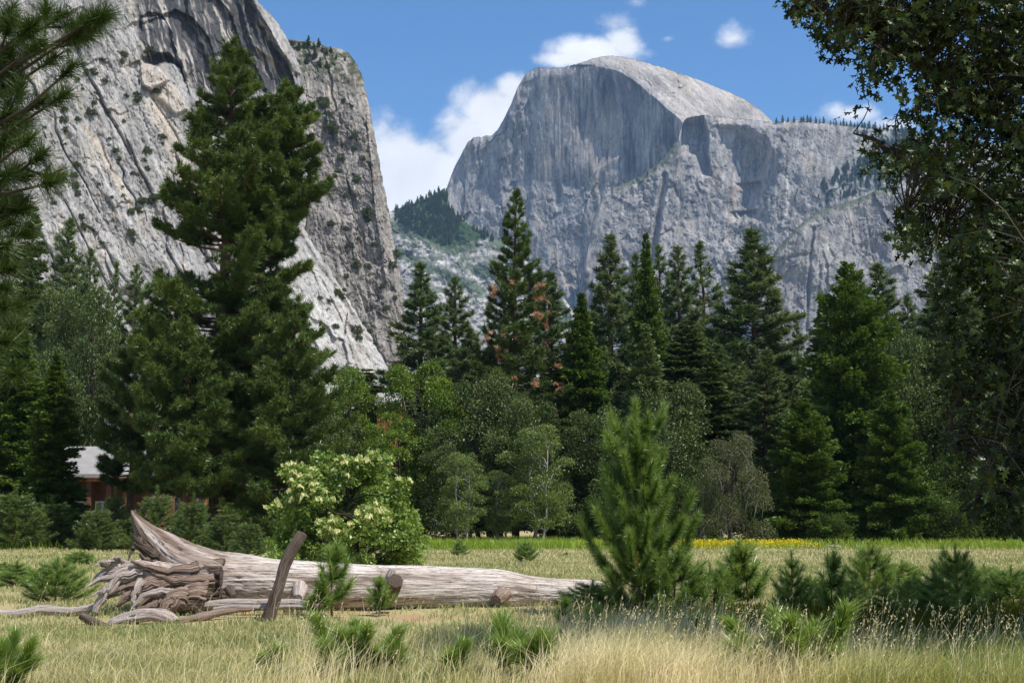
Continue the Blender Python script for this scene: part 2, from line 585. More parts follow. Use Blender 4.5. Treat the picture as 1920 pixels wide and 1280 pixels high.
def relief(name, x, y, R, D0, cols, mat, thick):
    nr, nc = x.shape
    P = at(x, y, D0 * (1 + R / FPX))
    mb = MB()
    ii = np.arange(nr * nc).reshape(nr, nc)
    F = np.stack([ii[:-1, :-1], ii[1:, :-1], ii[1:, 1:], ii[:-1, 1:]], -1).reshape(-1, 4)
    mb.add(P.reshape(-1, 3), F, smooth=True)
    edge = np.concatenate([ii[:, 0][::-1], ii[0, 1:], ii[1:, -1]])     # left edge up, top, right edge down
    E = P.reshape(-1, 3)[edge]
    prev = edge; C = [cols]
    for k, (ty, dz) in enumerate(((0.25, -0.02), (1.0, -0.3))):
        ray = E - np.array([0, 0, EYE]); ray[:, 2] = 0; ray /= np.linalg.norm(ray, axis=1)[:, None]
        B = E + ray * thick * ty + np.array([0, 0, thick * dz])
        base = mb.n
        ids = base + np.arange(len(E))
        q = np.stack([prev[:-1], ids[:-1], ids[1:], prev[1:]], 1)
        mb.v.append(B); mb.t.append(np.full(len(B), .5)); mb.uv.append(B); mb.n += len(B)
        mb.f.append(q); mb.mi.append(np.zeros(len(q), int)); mb.smooth.append(np.full(len(q), True))
        C.append(cols[edge]); prev = ids
    o = mb.build(name, mat, cols=np.concatenate(C))
    return tag(o, kind='structure')


def grid_cols(x0, x1, top, bot, step):
    nx = int((x1 - x0) / step) + 1
    px = np.linspace(x0, x1, nx)
    t = interp(top, px)
    t = t + 1.2 * fbm(px / 9, px * 0, 3, 91) * 2
    ny = int((bot - t.min()) / step) + 1
    v = np.linspace(0, 1, ny)[:, None]
    y = t[None] + (bot - t[None]) * v
    return np.broadcast_to(px[None], y.shape).copy(), y


def grid_rows(y0, y1, xl, xr, step, jag=2.0, seed=92):
    ny = int((y1 - y0) / step) + 1
    py = np.linspace(y0, y1, ny)
    r = interp(xr, py) + jag * fbm(py / 14, py * 0, 4, seed) * 2
    nx = int((r.max() - xl) / step) + 1
    u = np.linspace(0, 1, nx)[None]
    x = xl + (r[:, None] - xl) * u
    return x, np.broadcast_to(py[:, None], x.shape).copy()


SURF = {}


def add_lookup(name, x, y, R, D0):
    SURF[name] = (x, y, D0 * (1 + R / FPX))


def on_rock(name, px, py):
    """Point on a rock face where the ray of pixel (px, py) meets it."""
    x, y, D = SURF[name]
    i = np.argmin((x - px) ** 2 + (y - py) ** 2)
    return at(x.flat[i], y.flat[i], D.flat[i])


def build_dome():
    top = [(822, 405), (830, 385), (838, 350), (850, 318), (862, 295), (876, 268), (888, 258), (905, 256), (922, 254), (932, 245), (945, 222), (958, 196),
           (970, 165), (985, 140), (1003, 127), (1030, 128), (1060, 126), (1090, 118), (1110, 110), (1140, 105), (1165, 106), (1200, 114), (1250, 129),
           (1310, 150), (1360, 170), (1400, 188), (1430, 210), (1452, 230), (1490, 280)]
    x, y = grid_cols(822, 1490, top, 1000, 1.35)
    yt = np.broadcast_to(y[0:1], y.shape)
    R = -0.57 * (x - 1000) - 0.0012 * np.clip(x - 1120, 0, None) ** 2
    R += 0.04 * (700 - y) - 0.30 * np.clip(y - 338 - 0.10 * (x - 1000), 0, None)
    # the left buttresses and the shoulder
    R += 0.55 * np.clip(975 - x, 0, None) * sstep(480, 250, y) * 0.5
    rim = interp([(822, -300), (985, 60), (1003, 122), (1060, 123), (1110, 122), (1165, 136), (1200, 160), (1240, 195), (1275, 225), (1300, 262), (1340, 330), (1500, 620)], x)
    ab = rim - y
    R += 1.25 * np.clip(ab, 0, None) + np.where(ab > 0, -5.0 * np.exp(-ab / 14), 0) + 0.003 * np.clip(ab, 0, 90) * np.clip(x - 1150, 0, 250)
    # the great sheer face is hollowed: visor above, bowl at the right
    bowl = sstep(0, 1, 1 - ((x - 1175) / 125) ** 2 - ((y - 235) / 112) ** 2)
    R += 16 * bowl
    face = sstep(985, 1020, x) * sstep(360, 320, y) * (ab < 0)
    rr = rough_rock(x, y, -0.06, 11, 8, 3.6, 1.0, 4.0, 1.6, 8.0)
    R += rr * (1 - 0.75 * face) * (1 - .5 * sstep(0, 10, ab))
    R += 2.2 * ridged(x / 7, y / 190, 3, 33) * face * -1
    R += wedge(x, y, [(1012, 130), (1008, 200), (1000, 300), (990, 420)], 60, 6)
    R += wedge(x, y, [(945, 230), (930, 300), (945, 420)], 40, 9)
    R += wedge(x, y, [(885, 262), (872, 330), (870, 420)], 40, 9)
    R += groove(x, y, [(1124, 300), (1105, 350), (1090, 420)], 3.5, 5)
    R += wedge(x, y, [(1150, 298), (1112, 322), (1102, 340)], 18, 6)
    R += 0.9 * np.clip(18 - (y - yt), 0, None) ** 2 / 18
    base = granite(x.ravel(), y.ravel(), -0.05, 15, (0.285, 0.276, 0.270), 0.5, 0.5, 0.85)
    # black water streaks over the sheer face
    st = (sstep(0.02, 0.4, fbm(x / 5.5, y / 160, 4, 55)) * sstep(120, 175, y) * face * sstep(1020, 1080, x)).ravel()[:, None]
    big = (sstep(-0.15, 0.3, fbm(x / 34, y / 110, 3, 57)) * face * sstep(1040, 1085, x)).ravel()[:, None]
    base = base * (1 - 0.68 * st) * (1 - 0.46 * big)
    pale = (sstep(0.05, 0.35, fbm(x / 22, y / 60, 4, 61) + 0.5 * sstep(70, 20, np.hypot((x - 1115), (y - 265) * 0.7)) - 0.15) * face).ravel()[:, None]
    base = base * (1 - 0.7 * pale) + np.array([0.42, 0.375, 0.34]) * 0.7 * pale
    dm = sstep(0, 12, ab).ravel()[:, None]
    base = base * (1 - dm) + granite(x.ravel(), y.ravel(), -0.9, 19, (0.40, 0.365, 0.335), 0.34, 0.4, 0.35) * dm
    add_lookup('dome', x, y, R, 4600)
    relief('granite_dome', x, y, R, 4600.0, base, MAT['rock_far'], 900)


def build_buttress():
    top = [(1060, 640), (1085, 560), (1100, 470), (1112, 410), (1130, 368), (1150, 350), (1175, 342), (1200, 330), (1225, 312), (1245, 296), (1262, 272), (1272, 262),
           (1278, 236), (1284, 224), (1295, 219), (1320, 216), (1360, 221), (1400, 224), (1450, 229), (1500, 224), (1560, 231), (1640, 238), (1720, 250), (1800, 262), (1990, 280)]
    x, y = grid_cols(1060, 1990, top, 1000, 1.45)
    yt = np.broadcast_to(y[0:1], y.shape)
    R = 0.10 * (x - 1300) + 0.22 * (690 - y)
    R += 0.30 * np.clip(560 - y, 0, None) * sstep(1480, 1330, x) * 0.4
    # left of the gully: a ribbed pillar facing left
    R += 0.5 * np.clip(1240 - x, 0, None) * 0.55
    R += groove(x, y, [(1246, 330), (1238, 380), (1228, 440), (1215, 520)], 10, 24)
    # roofed recess under the rim
    sd = poly_sd(x, y, [(1280, 224), (1318, 218), (1328, 250), (1326, 290), (1334, 331), (1316, 329), (1304, 292), (1286, 288), (1272, 292), (1276, 255)])
    R += 60 * sstep(-3, 4, sd) * sstep(350, 240, y) + 22 * sstep(-3, 4, sd)
    # the big scooped alcove and its arch at the right
    sd = poly_sd(x, y, [(1345, 236), (1400, 236), (1438, 262), (1456, 300), (1456, 340), (1438, 380), (1412, 412), (1376, 416), (1352, 398), (1368, 350), (1345, 320)])
    R += 52 * sstep(-4, 40, sd) * sstep(1335, 1435, x) + 14 * sstep(-3, 8, sd)
    R -= 16 * np.exp(-((x - 1462 + .25 * (y - 330)) / 26) ** 2) * sstep(250, 290, y) * sstep(480, 420, y)
    sd = poly_sd(x, y, [(1380, 345), (1428, 340), (1432, 356), (1400, 360)])
    R += 18 * sstep(-2, 4, sd)
    sd = poly_sd(x, y, [(1368, 398), (1426, 392), (1424, 412), (1384, 414)])
    R += 24 * sstep(-2, 5, sd)
    # broad convex slab to the right, and the slope above the lower ridge
    R -= 18 * np.exp(-((x - 1520) / 60) ** 2 - ((y - 340) / 120) ** 2)
    R += 0.5 * np.clip(300 - y + 0.12 * (x - 1560), 0, None) * sstep(1540, 1640, x)
    rr = rough_rock(x, y, 0.05, 31, 8, 3.2, 1.2, 2.4, 2.2, 11.0)
    R += rr * (1 - 0.35 * sstep(1450, 1500, x))
    R += 1.4 * np.clip(16 - (y - yt), 0, None) ** 2 / 16
    xf, yf = x.ravel(), y.ravel()
    base = granite(xf, yf, 0.1, 35, (0.305, 0.292, 0.280), 0.50, 0.42, 0.7)
    red = (sstep(0.1, 0.4, fbm(x / 22, y / 40, 3, 77)) * sstep(60, 20, np.hypot(x - 1380, (y - 340) * 0.7))).ravel()[:, None]
    base = base * (1 - 0.5 * red) + np.array([0.40, 0.29, 0.235]) * 0.5 * red
    wl = (1 - sstep(1.5, 3.5, seg_dist(x, y, [(1476, 330), (1478, 380), (1470, 420), (1478, 445)])[0] + 2 * fbm(x / 5, y / 9, 2, 5))).ravel()[:, None]
    wl = np.maximum(wl, (1 - sstep(2.0, 4.5, np.hypot((x - 1385 - (y - 310) * .3), (y - 312) * .28))).ravel()[:, None])
    base = base * (1 - 0.7 * wl) + np.array([0.60, 0.57, 0.52]) * 0.7 * wl
    # brush growing on the ledges and the ridge
    gmask = sstep(-0.05, 0.25, fbm(x / 16, y / 10, 4, 81)) * sstep(1540, 1620, x) * sstep(385, 330, y)
    sdl = seg_dist(x, y, [(1150, 352), (1200, 332), (1246, 300), (1265, 272)])[0]
    gmask = np.maximum(gmask, sstep(14, 4, sdl + 8 * fbm(x / 6, y / 6, 3, 83)))
    gmask = np.maximum(gmask, 0.8 * sstep(0.15, 0.4, fbm(x / 14, y / 22, 4, 85)) * sstep(60, 30, np.abs(x - 1450 + (y - 400) * 0.4)) * sstep(330, 380, y))
    gm = gmask.ravel()[:, None]
    base = base * (1 - 0.8 * gm) + np.array([0.075, 0.095, 0.045]) * 0.8 * gm
    add_lookup('buttress', x, y, R, 3900)
    relief('granite_buttress', x, y, R, 3900.0, base, MAT['rock_far'], 700)


def build_slab():
    top = [(1380, 690), (1415, 600), (1432, 540), (1440, 505), (1452, 472), (1476, 446), (1500, 420), (1530, 398), (1560, 388), (1590, 379), (1620, 368), (1650, 354),
           (1680, 346), (1720, 344), (1780, 352), (1850, 350), (2000, 372)]
    x, y = grid_cols(1380, 2000, top, 1000, 1.45)
    yt = np.broadcast_to(y[0:1], y.shape)
    R = 0.12 * (x - 1600) + 0.36 * (690 - y)
    R += 0.4 * np.clip(1480 - x, 0, None)
    R += wedge(x, y, [(1590, 382), (1600, 430), (1612, 470), (1620, 478)], 60, -20)
    R += wedge(x, y, [(1628, 440), (1634, 482)], 40, -12)
    R += wedge(x, y, [(1700, 455), (1704, 500)], 40, -10)
    R += groove(x, y, [(1526, 428), (1520, 470), (1516, 540), (1512, 620)], 5, 12)
    R += groove(x, y, [(1538, 500), (1534, 560), (1530, 640)], 5, 8)
    R += wedge(x, y, [(1462, 524), (1480, 545), (1486, 600)], 50, -16)
    R += groove(x, y, [(1440, 494), (1480, 482), (1518, 476)], 6, 6)
    sd = poly_sd(x, y, [(1636, 356), (1668, 348), (1690, 352), (1676, 366), (1650, 360)])
    R += 26 * sstep(-2, 6, sd)
    R += rough_rock(x, y, 0.12, 51, 9, 2.0, 0.8, 2.6, 2.4, 12.0)
    R += 1.2 * np.clip(14 - (y - yt), 0, None) ** 2 / 14
    base = granite(x.ravel(), y.ravel(), 0.15, 53, (0.285, 0.277, 0.270), 0.40, 0.22, 0.7)
    sdl = (y - yt)
    gm = (sstep(16, 4, sdl + 10 * fbm(x / 7, y / 6, 3, 87)) * sstep(1690, 1660, x) * 0.8).ravel()[:, None]
    base = base * (1 - gm) + np.array([0.075, 0.095, 0.045]) * gm
    add_lookup('slab', x, y, R, 3000)
    relief('granite_slab', x, y, R, 3000.0, base, MAT['rock_far'], 500)


FOREST = [(737, 384), (780, 376), (812, 362), (838, 346), (846, 395), (880, 420), (905, 432), (935, 447), (905, 448), (880, 455), (842, 470), (810, 456), (770, 432), (744, 418)]


def build_slope():
    top = [(690, 410), (722, 400), (742, 392), (780, 381), (810, 367), (834, 352), (846, 392), (880, 418), (910, 434), (935, 450), (960, 468), (1000, 500), (1040, 536), (1080, 590), (1120, 660), (1180, 760)]
    x, y = grid_cols(690, 1180, top, 1000, 1.45)
    yt = np.broadcast_to(y[0:1], y.shape)
    R = -0.1 * (x - 900) + 0.75 * (700 - y)
    R += rough_rock(x, y, 0.9, 71, 14, 3.0, 1.0, 1.6, 1.5, 14.0)
    R -= 5 * ridged(x / 34 + y / 40, y / 26, 3, 74)
    R += 1.2 * np.clip(14 - (y - yt), 0, None) ** 2 / 14
    base = granite(x.ravel(), y.ravel(), 1.1, 73, (0.46, 0.445, 0.43), 0.35, 0.15, 0.5)
    sd = poly_sd(x, y, FOREST)
    gm = sstep(-2, 3, sd + 5 * fbm(x / 9, y / 7, 3, 78))
    for band in ([(744, 430), (800, 446), (850, 470), (890, 462)], [(740, 470), (800, 500), (850, 520), (900, 545)], [(930, 450), (965, 490), (1010, 530), (1060, 590)], [(880, 500), (940, 520), (1010, 560)]):
        gm = np.maximum(gm, 0.85 * sstep(17, 7, seg_dist(x, y, band)[0] + 16 * fbm(x / 12, y / 8, 3, 79)))
    gm = np.maximum(gm, 0.7 * sstep(-0.02, 0.2, fbm(x / 26, y / 15, 4, 88)))
    gm = gm.ravel()[:, None]
    base = base * (1 - gm) + np.array([0.055, 0.09, 0.038]) * gm
    add_lookup('slope', x, y, R, 3300)
    relief('hill_slope', x, y, R, 3300.0, base, MAT['rock_far'], 500)


def build_cliffs():
    # the nearer, paler wall
    xr = [(-70, 440), (0, 482), (40, 518), (75, 541), (110, 558), (150, 570), (200, 578), (300, 580), (430, 572), (455, 585), (500, 616), (560, 652), (620, 690), (680, 722), (720, 742), (800, 790), (1010, 880)]
    x, y = grid_rows(-70, 1010, -70, xr, 1.7, 2.5)
    edge = np.broadcast_to(x[:, -1:], x.shape)
    R = 0.85 * x + 0.48 * (1000 - y)
    # the lower apron lies back
    ap = 0.62 * (x - 560) + 440
    R -= 0.35 * np.clip(y - ap, 0, None) * sstep(380, 560, x)
    R += 0.55 * np.clip(x - 470, 0, None) * sstep(440, 300, y)
    # stepped arches: roofs hanging over hollow stained walls
    s1 = poly_sd(x, y, [(252, -80), (256, 20), (262, 100), (268, 150), (300, 120), (330, 118), (352, 165), (400, 175), (470, 175), (548, 180), (560, 140), (520, 90), (486, 40), (452, -80)])
    jag = 6 * fbm(x / 14, y / 14, 3, 61)
    R += 46 * sstep(-4, 7, s1 + jag)
    s2 = poly_sd(x, y, [(262, 36), (300, 30), (332, 60), (352, 95), (366, 120), (352, 150), (335, 118), (310, 104), (262, 108)])
    R -= 26 * sstep(-3, 5, s2 + jag * .6)
    s3 = poly_sd(x, y, [(345, -80), (350, 40), (372, 70), (395, 120), (440, 140), (446, 60), (420, -80)])
    R -= 22 * sstep(-3, 5, s3 + jag * .6)
    s4 = poly_sd(x, y, [(440, -80), (452, 30), (470, 90), (520, 120), (556, 170), (552, 120), (520, 70), (490, 20), (470, -80)])
    R -= 30 * sstep(-3, 6, s4 + jag * .5)
    s5 = poly_sd(x, y, [(262, 112), (300, 128), (318, 150), (285, 168), (268, 160)])
    R -= 30 * sstep(-3, 3, s5)
    s6 = poly_sd(x, y, [(272, 160), (312, 150), (336, 172), (352, 205), (330, 215), (290, 178)])
    R -= 14 * sstep(-3, 3, s6)
    in_arch = sstep(-6, 6, s1 + jag)
    for arc, hh, dp in (([(262, 112), (290, 98), (318, 100), (338, 122), (350, 158)], 40, 16), ([(300, 30), (330, 18), (362, 34), (392, 70), (404, 120), (400, 170)], 60, 18), ([(352, -40), (392, -20), (430, 20), (452, 80), (460, 150)], 60, 16),
                        ([(440, -60), (478, 10), (510, 62), (540, 120), (556, 168)], 46, 18), ([(404, 100), (440, 92), (476, 116), (500, 170)], 40, 14), ([(256, 40), (280, 22), (304, 28), (322, 60), (330, 100)], 40, 12)):
        dd, sd = seg_dist(x + jag * .7, y + jag * .5, arc)
        R += np.where(sd > 0, dp * (1 - sstep(0, hh, dd)), -dp * .35 * (1 - sstep(0, hh * .3, dd))) * sstep(200, 170, y)
    # long slanting joints
    R += wedge(x, y, [(255, 60), (268, 130), (285, 190), (320, 250), (352, 320), (360, 400)], 60, -9)
    R += groove(x, y, [(285, 185), (325, 245), (352, 300)], 4, 8)
    R += groove(x, y, [(205, 230), (215, 300), (240, 360)], 3, 3)
    R += groove(x, y, [(562, 442), (598, 500), (640, 560), (690, 640)], 9, 14)
    R += groove(x, y, [(600, 520), (640, 600), (668, 690)], 4, 6)
    R += wedge(x, y, [(120, 250), (128, 320), (150, 420), (152, 480)], 40, -6)
    R += wedge(x, y, [(640, 590), (662, 640), (690, 700)], 30, -9)
    rs = np.random.RandomState(17)
    for _ in range(22):
        x0, y0 = rs.uniform(20, 560), rs.uniform(0, 480)
        if y0 < 190 and 240 < x0: continue
        l = rs.uniform(70, 210); sl = rs.uniform(.28, .62)
        pts = [(x0 + l * sl * f + rs.normal(0, 5), y0 + l * f) for f in np.linspace(0, 1, 6)]
        R += groove(x, y, pts, rs.uniform(2.5, 5), rs.uniform(7, 15))
        R += wedge(x, y, pts, rs.uniform(20, 45), rs.choice([-1, 1]) * rs.uniform(5, 11))
    rr = rough_rock(x, y, -0.42, 91, 12, 3.6, 1.5, 3.2, 3.4, 15.0)
    R += rr * (1 - 0.4 * in_arch)
    R += 5 * ridged(x / 15, y / 140, 3, 95) * in_arch * -1
    R += 0.9 * np.clip(22 - (edge - x), 0, None) ** 2 / 22
    xf, yf = x.ravel(), y.ravel()
    base = granite(xf, yf, -0.42, 93, (0.345, 0.333, 0.325), 0.46, 0.35, 0.75)
    ledge = sstep(0.30, 0.42, fbm(x / 10, y / 12, 4, 99)) * sstep(560, 500, y) * 0.6
    gm = ledge.ravel()[:, None]
    # broad pale slab below the arches, fresh tan scars
    tan = np.zeros_like(x)
    for p, w in (([(288, 190), (322, 260), (352, 330), (366, 400)], 22), ([(160, 240), (195, 290), (225, 350), (250, 390)], 9), ([(640, 585), (668, 640), (700, 705)], 10)):
        tan = np.maximum(tan, sstep(w, w * .5, seg_dist(x, y, p)[0] + 5 * fbm(x / 8, y / 12, 3, 12)))
    tan = (0.75 * tan).ravel()[:, None]
    base = base * (1 - tan) + np.array([0.50, 0.44, 0.37]) * tan
    br = (sstep(0, 60, y - ap) * sstep(480, 560, x) * 0.65).ravel()[:, None]
    base = base * (1 - br) + granite(xf, yf, -0.55, 97, (0.50, 0.485, 0.465), 0.35, 0.2, 0.5) * br
    # black and tan water stripes inside the arches
    st = fbm((x - .28 * y) / 6.5 + 1.2 * fbm(x / 20, y / 40, 2, 3), y / 90, 4, 66) + .35 * fbm(x / 30, y / 30, 3, 67)
    ic = in_arch.ravel()[:, None]
    stripe = np.array([0.058, 0.059, 0.066]) + np.array([0.40, 0.365, 0.32]) * sstep(0.0, 0.40, st).ravel()[:, None]
    lip = (sstep(8, 2, np.abs(s2)) * 0.5).ravel()[:, None]
    base = base * (1 - 0.92 * ic) + stripe * 0.92 * ic
    s5m = (sstep(-2, 2, np.maximum(s5, s6))).ravel()[:, None]
    base = base * (1 - s5m) + np.array([0.45, 0.40, 0.355]) * s5m * np.clip(1 + .4 * fbm(x / 8, y / 8, 3, 7), .5, 1.4).ravel()[:, None]
    base = base * (1 - 0.75 * gm * (1 - ic)) + np.array([0.085, 0.09, 0.05]) * 0.75 * gm * (1 - ic)
    add_lookup('cliff', x, y, R, 520)
    relief('granite_cliff', x, y, R, 520.0, base, MAT['rock_near'], 260)
    # the farther, darker, steeper corner
    xr = [(40, 505), (72, 530), (76, 560), (80, 598), (88, 612), (92, 640), (100, 656), (112, 664), (140, 678), (190, 691), (270, 705), (340, 718), (400, 730), (450, 738), (500, 748), (560, 757), (640, 757), (720, 760), (1010, 820)]
    x, y = grid_rows(40, 1010, 480, xr, 1.3, 1.6, 93)
    edge = np.broadcast_to(x[:, -1:], x.shape)
    R = 0.35 * (x - 600) + 0.28 * (1000 - y)
    R += 0.30 * np.clip(210 - y, 0, None) + 0.4 * np.clip(140 - y, 0, None)
    R += 0.5 * np.clip(600 - x, 0, None) * -0.3
    R += rough_rock(x, y, -0.16, 111, 10, 4.4, 2.0, 2.4, 3.6, 14.0)
    R += wedge(x, y, [(632, 170), (640, 300), (668, 420), (690, 560)], 45, -10)
    R += wedge(x, y, [(690, 250), (704, 400), (722, 520)], 30, 8)
    R += wedge(x, y, [(600, 250), (612, 360), (650, 480), (690, 600)], 30, -7)
    R += 1.4 * np.clip(26 - (edge - x), 0, None) ** 2 / 26
    xf, yf = x.ravel(), y.ravel()
    base = granite(xf, yf, -0.2, 113, (0.275, 0.252, 0.232), 0.55, 0.45, 0.8)
    gm = sstep(0.18, 0.4, fbm(x / 9, y / 12, 4, 117)) * 0.45
    gm = np.maximum(gm, sstep(-0.25, 0.2, fbm(x / 13, y / 10, 4, 118)) * sstep(165, 110, y - 0.25 * (x - 560)) * 0.9)
    gm = gm.ravel()[:, None]
    base = base * (1 - gm) + np.array([0.07, 0.08, 0.04]) * gm
    add_lookup('corner', x, y, R, 950)
    relief('granite_corner', x, y, R, 950.0, base, MAT['rock_mid'], 420)


rock_mat('rock_far', 0.085)
rock_mat('rock_mid', 0.36, 0.2)
rock_mat('rock_near', 0.65, 0.35)
build_dome(); build_buttress(); build_slab(); build_slope(); build_cliffs()

# ================================================================== ground
def ground_z(x, y):
    x = np.asarray(x, float); y = np.asarray(y, float)
    m = sstep(6, 14, y) * sstep(140, 90, y)
    return (0.10 * fbm(x / 7, y / 7, 3, 201) + 0.03 * fbm(x / 1.3, y / 1.3, 2, 203)) * m


def build_ground():
    xs = np.concatenate([[-9000, -4000, -1500, -600, -250, -120, -70], np.arange(-48, 48.1, 0.5), [70, 120, 250, 600, 1500, 4000, 9000]])
    ys = np.concatenate([[-300, -60, -15, 0], np.arange(5, 60, 0.35), np.arange(60, 125, 1.2), [140, 200, 400, 900, 2000, 4500, 9000]])
    X, Y = np.meshgrid(xs, ys)
    Z = ground_z(X, Y)
    P = np.stack([X, Y, Z], -1)
    ii = np.arange(X.size).reshape(X.shape)
    F = np.stack([ii[:-1, :-1], ii[:-1, 1:], ii[1:, 1:], ii[1:, :-1]], -1).reshape(-1, 4)
    mb = MB(); mb.add(P.reshape(-1, 3), F, smooth=True)
    tag(mb.build('ground', MAT['soil']), kind='structure')


def soil_mat():
    m, t, out = new_mat('soil')
    L = t.links.new
    co = nd(t, 'ShaderNodeTexCoord').outputs['Object']
    n = nd(t, 'ShaderNodeTexNoise', i_Scale=0.35, i_Detail=8.0, i_Roughness=0.6); L(co, n.inputs['Vector'])
    f = nd(t, 'ShaderNodeTexNoise', i_Scale=9.0, i_Detail=8.0, i_Roughness=0.7); L(co, f.inputs['Vector'])
    a = ramp_node(t, n.outputs[0], [(0.35, (0.28, 0.27, 0.12)), (0.5, (0.36, 0.31, 0.165)), (0.66, (0.37, 0.245, 0.14))])
    b = ramp_node(t, f.outputs[0], [(0.3, (0.6, 0.6, 0.6)), (0.7, (1.3, 1.3, 1.3))])
    mul = nd(t, 'ShaderNodeMix', data_type='RGBA', blend_type='MULTIPLY'); mul.inputs[0].default_value = 1.0
    L(a, mul.inputs[6]); L(b, mul.inputs[7])
    bp = nd(t, 'ShaderNodeBump'); bp.inputs['Strength'].default_value = 0.7; bp.inputs['Distance'].default_value = 0.05
    L(f.outputs[0], bp.inputs['Height'])
    d = nd(t, 'ShaderNodeBsdfDiffuse'); L(mul.outputs[2], d.inputs[0]); L(bp.outputs[0], d.inputs['Normal'])
    L(d.outputs[0], out.inputs[0])


soil_mat()
build_ground()

# ================================================================== plant materials
foliage_mat('pine_needles', [(0.0, (0.0261, 0.0452, 0.0096)), (0.5, (0.0626, 0.1044, 0.0191)), (1.0, (0.1305, 0.1783, 0.0348))], 0.20, 0.03, 0.38)
foliage_mat('far_needles', [(0.0, (0.0494, 0.0780, 0.0286)), (0.5, (0.0988, 0.1456, 0.0468)), (1.0, (0.1755, 0.2210, 0.0754))], 0.18, 0.02)
foliage_mat('cedar_sprays', [(0.0, (0.0309, 0.0619, 0.0110)), (0.5, (0.0641, 0.1193, 0.0188)), (1.0, (0.1271, 0.1934, 0.0309))], 0.22, 0.02)
foliage_mat('young_needles', [(0.0, (0.050, 0.090, 0.020)), (0.5, (0.125, 0.215, 0.040)), (1.0, (0.24, 0.34, 0.075))], 0.38, 0.05, 0.35)
foliage_mat('shade_needles', [(0.0, (0.035, 0.065, 0.018)), (0.5, (0.085, 0.140, 0.034)), (1.0, (0.16, 0.22, 0.055))], 0.35, 0.04, 0.35)
foliage_mat('oak_leaves', [(0.0, (0.0298, 0.0464, 0.0124)), (0.5, (0.0630, 0.0961, 0.0232)), (1.0, (0.1243, 0.1615, 0.0447))], 0.22, 0.02)
foliage_mat('thicket_leaves', [(0.0, (0.028, 0.050, 0.012)), (0.5, (0.062, 0.102, 0.024)), (1.0, (0.130, 0.180, 0.046))], 0.3, 0.0)
foliage_mat('maple_leaves', [(0.0, (0.0504, 0.0882, 0.0108)), (0.5, (0.1035, 0.1665, 0.0180)), (1.0, (0.1800, 0.2520, 0.0342))], 0.32, 0.02)
foliage_mat('alder_leaves', [(0.0, (0.0595, 0.0978, 0.0238)), (0.5, (0.1190, 0.1742, 0.0408)), (1.0, (0.1997, 0.2550, 0.0723))], 0.38, 0.02)
foliage_mat('grey_leaves', [(0.0, (0.055, 0.066, 0.028)), (0.5, (0.100, 0.115, 0.050)), (1.0, (0.165, 0.172, 0.088))], 0.2, 0.0)
foliage_mat('elder_leaves', [(0.0, (0.085, 0.145, 0.028)), (0.5, (0.175, 0.265, 0.050)), (1.0, (0.31, 0.40, 0.10))], 0.38, 0.03)
foliage_mat('near_oak_leaves', [(0.0, (0.013, 0.023, 0.005)), (0.6, (0.032, 0.053, 0.010)), (0.9, (0.080, 0.115, 0.022)), (1.0, (0.17, 0.12, 0.040))], 0.16, 0.025, 0.4)
foliage_mat('cream_flowers', [(0.0, (0.52, 0.54, 0.22)), (1.0, (0.76, 0.74, 0.42))], 0.3, 0.0)
foliage_mat('yellow_flowers', [(0.0, (0.62, 0.46, 0.02)), (1.0, (0.84, 0.68, 0.05))], 0.3, 0.0)
foliage_mat('brown_needles', [(0.0, (0.30, 0.155, 0.08)), (1.0, (0.56, 0.34, 0.20))], 0.25, 0.0)
foliage_mat('brush_leaves', [(0.0, (0.045, 0.060, 0.022)), (1.0, (0.115, 0.130, 0.050))], 0.25, 0.0)
bark_mat('pine_bark', (0.035, 0.024, 0.017), (0.13, 0.080, 0.052), 4.0, (1, 1, 0.25))
bark_mat('dark_bark', (0.030, 0.025, 0.020), (0.085, 0.070, 0.056), 6.0, (1, 1, 0.3))
bark_mat('pale_bark', (0.16, 0.15, 0.135), (0.38, 0.365, 0.335), 5.0, (1, 1, 0.6), 0.3)
bark_mat('grey_twig', (0.15, 0.135, 0.12), (0.32, 0.30, 0.27), 8.0, (1, 1, 0.5), 0.3)
bark_mat('orange_twig', (0.16, 0.075, 0.03), (0.32, 0.16, 0.065), 12.0, (1, 1, 0.5), 0.3)


# ================================================================== plant builders
def unit(v):
    return v / (np.linalg.norm(v, axis=-1, keepdims=True) + 1e-9)


def blades(mb, P, D, S, length, width, tint, mat=0):
    """One slim triangle per entry: root P, direction D, side S."""
    n = len(P)
    length = np.broadcast_to(length, (n,))[:, None]; width = np.broadcast_to(width, (n,))[:, None]
    V = np.stack([P - S * width * .5, P + S * width * .5, P + D * length], 1).reshape(-1, 3)
    mb.add(V, np.arange(3 * n).reshape(n, 3), np.repeat(np.broadcast_to(tint, (n,)), 3), mat)


def lozenges(mb, P, D, S, length, width, tint, mat=0):
    n = len(P)
    length = np.broadcast_to(length, (n,))[:, None]; width = np.broadcast_to(width, (n,))[:, None]
    V = np.stack([P, P + D * length * .5 + S * width * .5, P + D * length, P + D * length * .5 - S * width * .5], 1).reshape(-1, 3)
    mb.add(V, np.arange(4 * n).reshape(n, 4), np.repeat(np.broadcast_to(tint, (n,)), 4), mat)


def perp(rs, D):
    return unit(np.cross(D, unit(rs.normal(size=D.shape))))


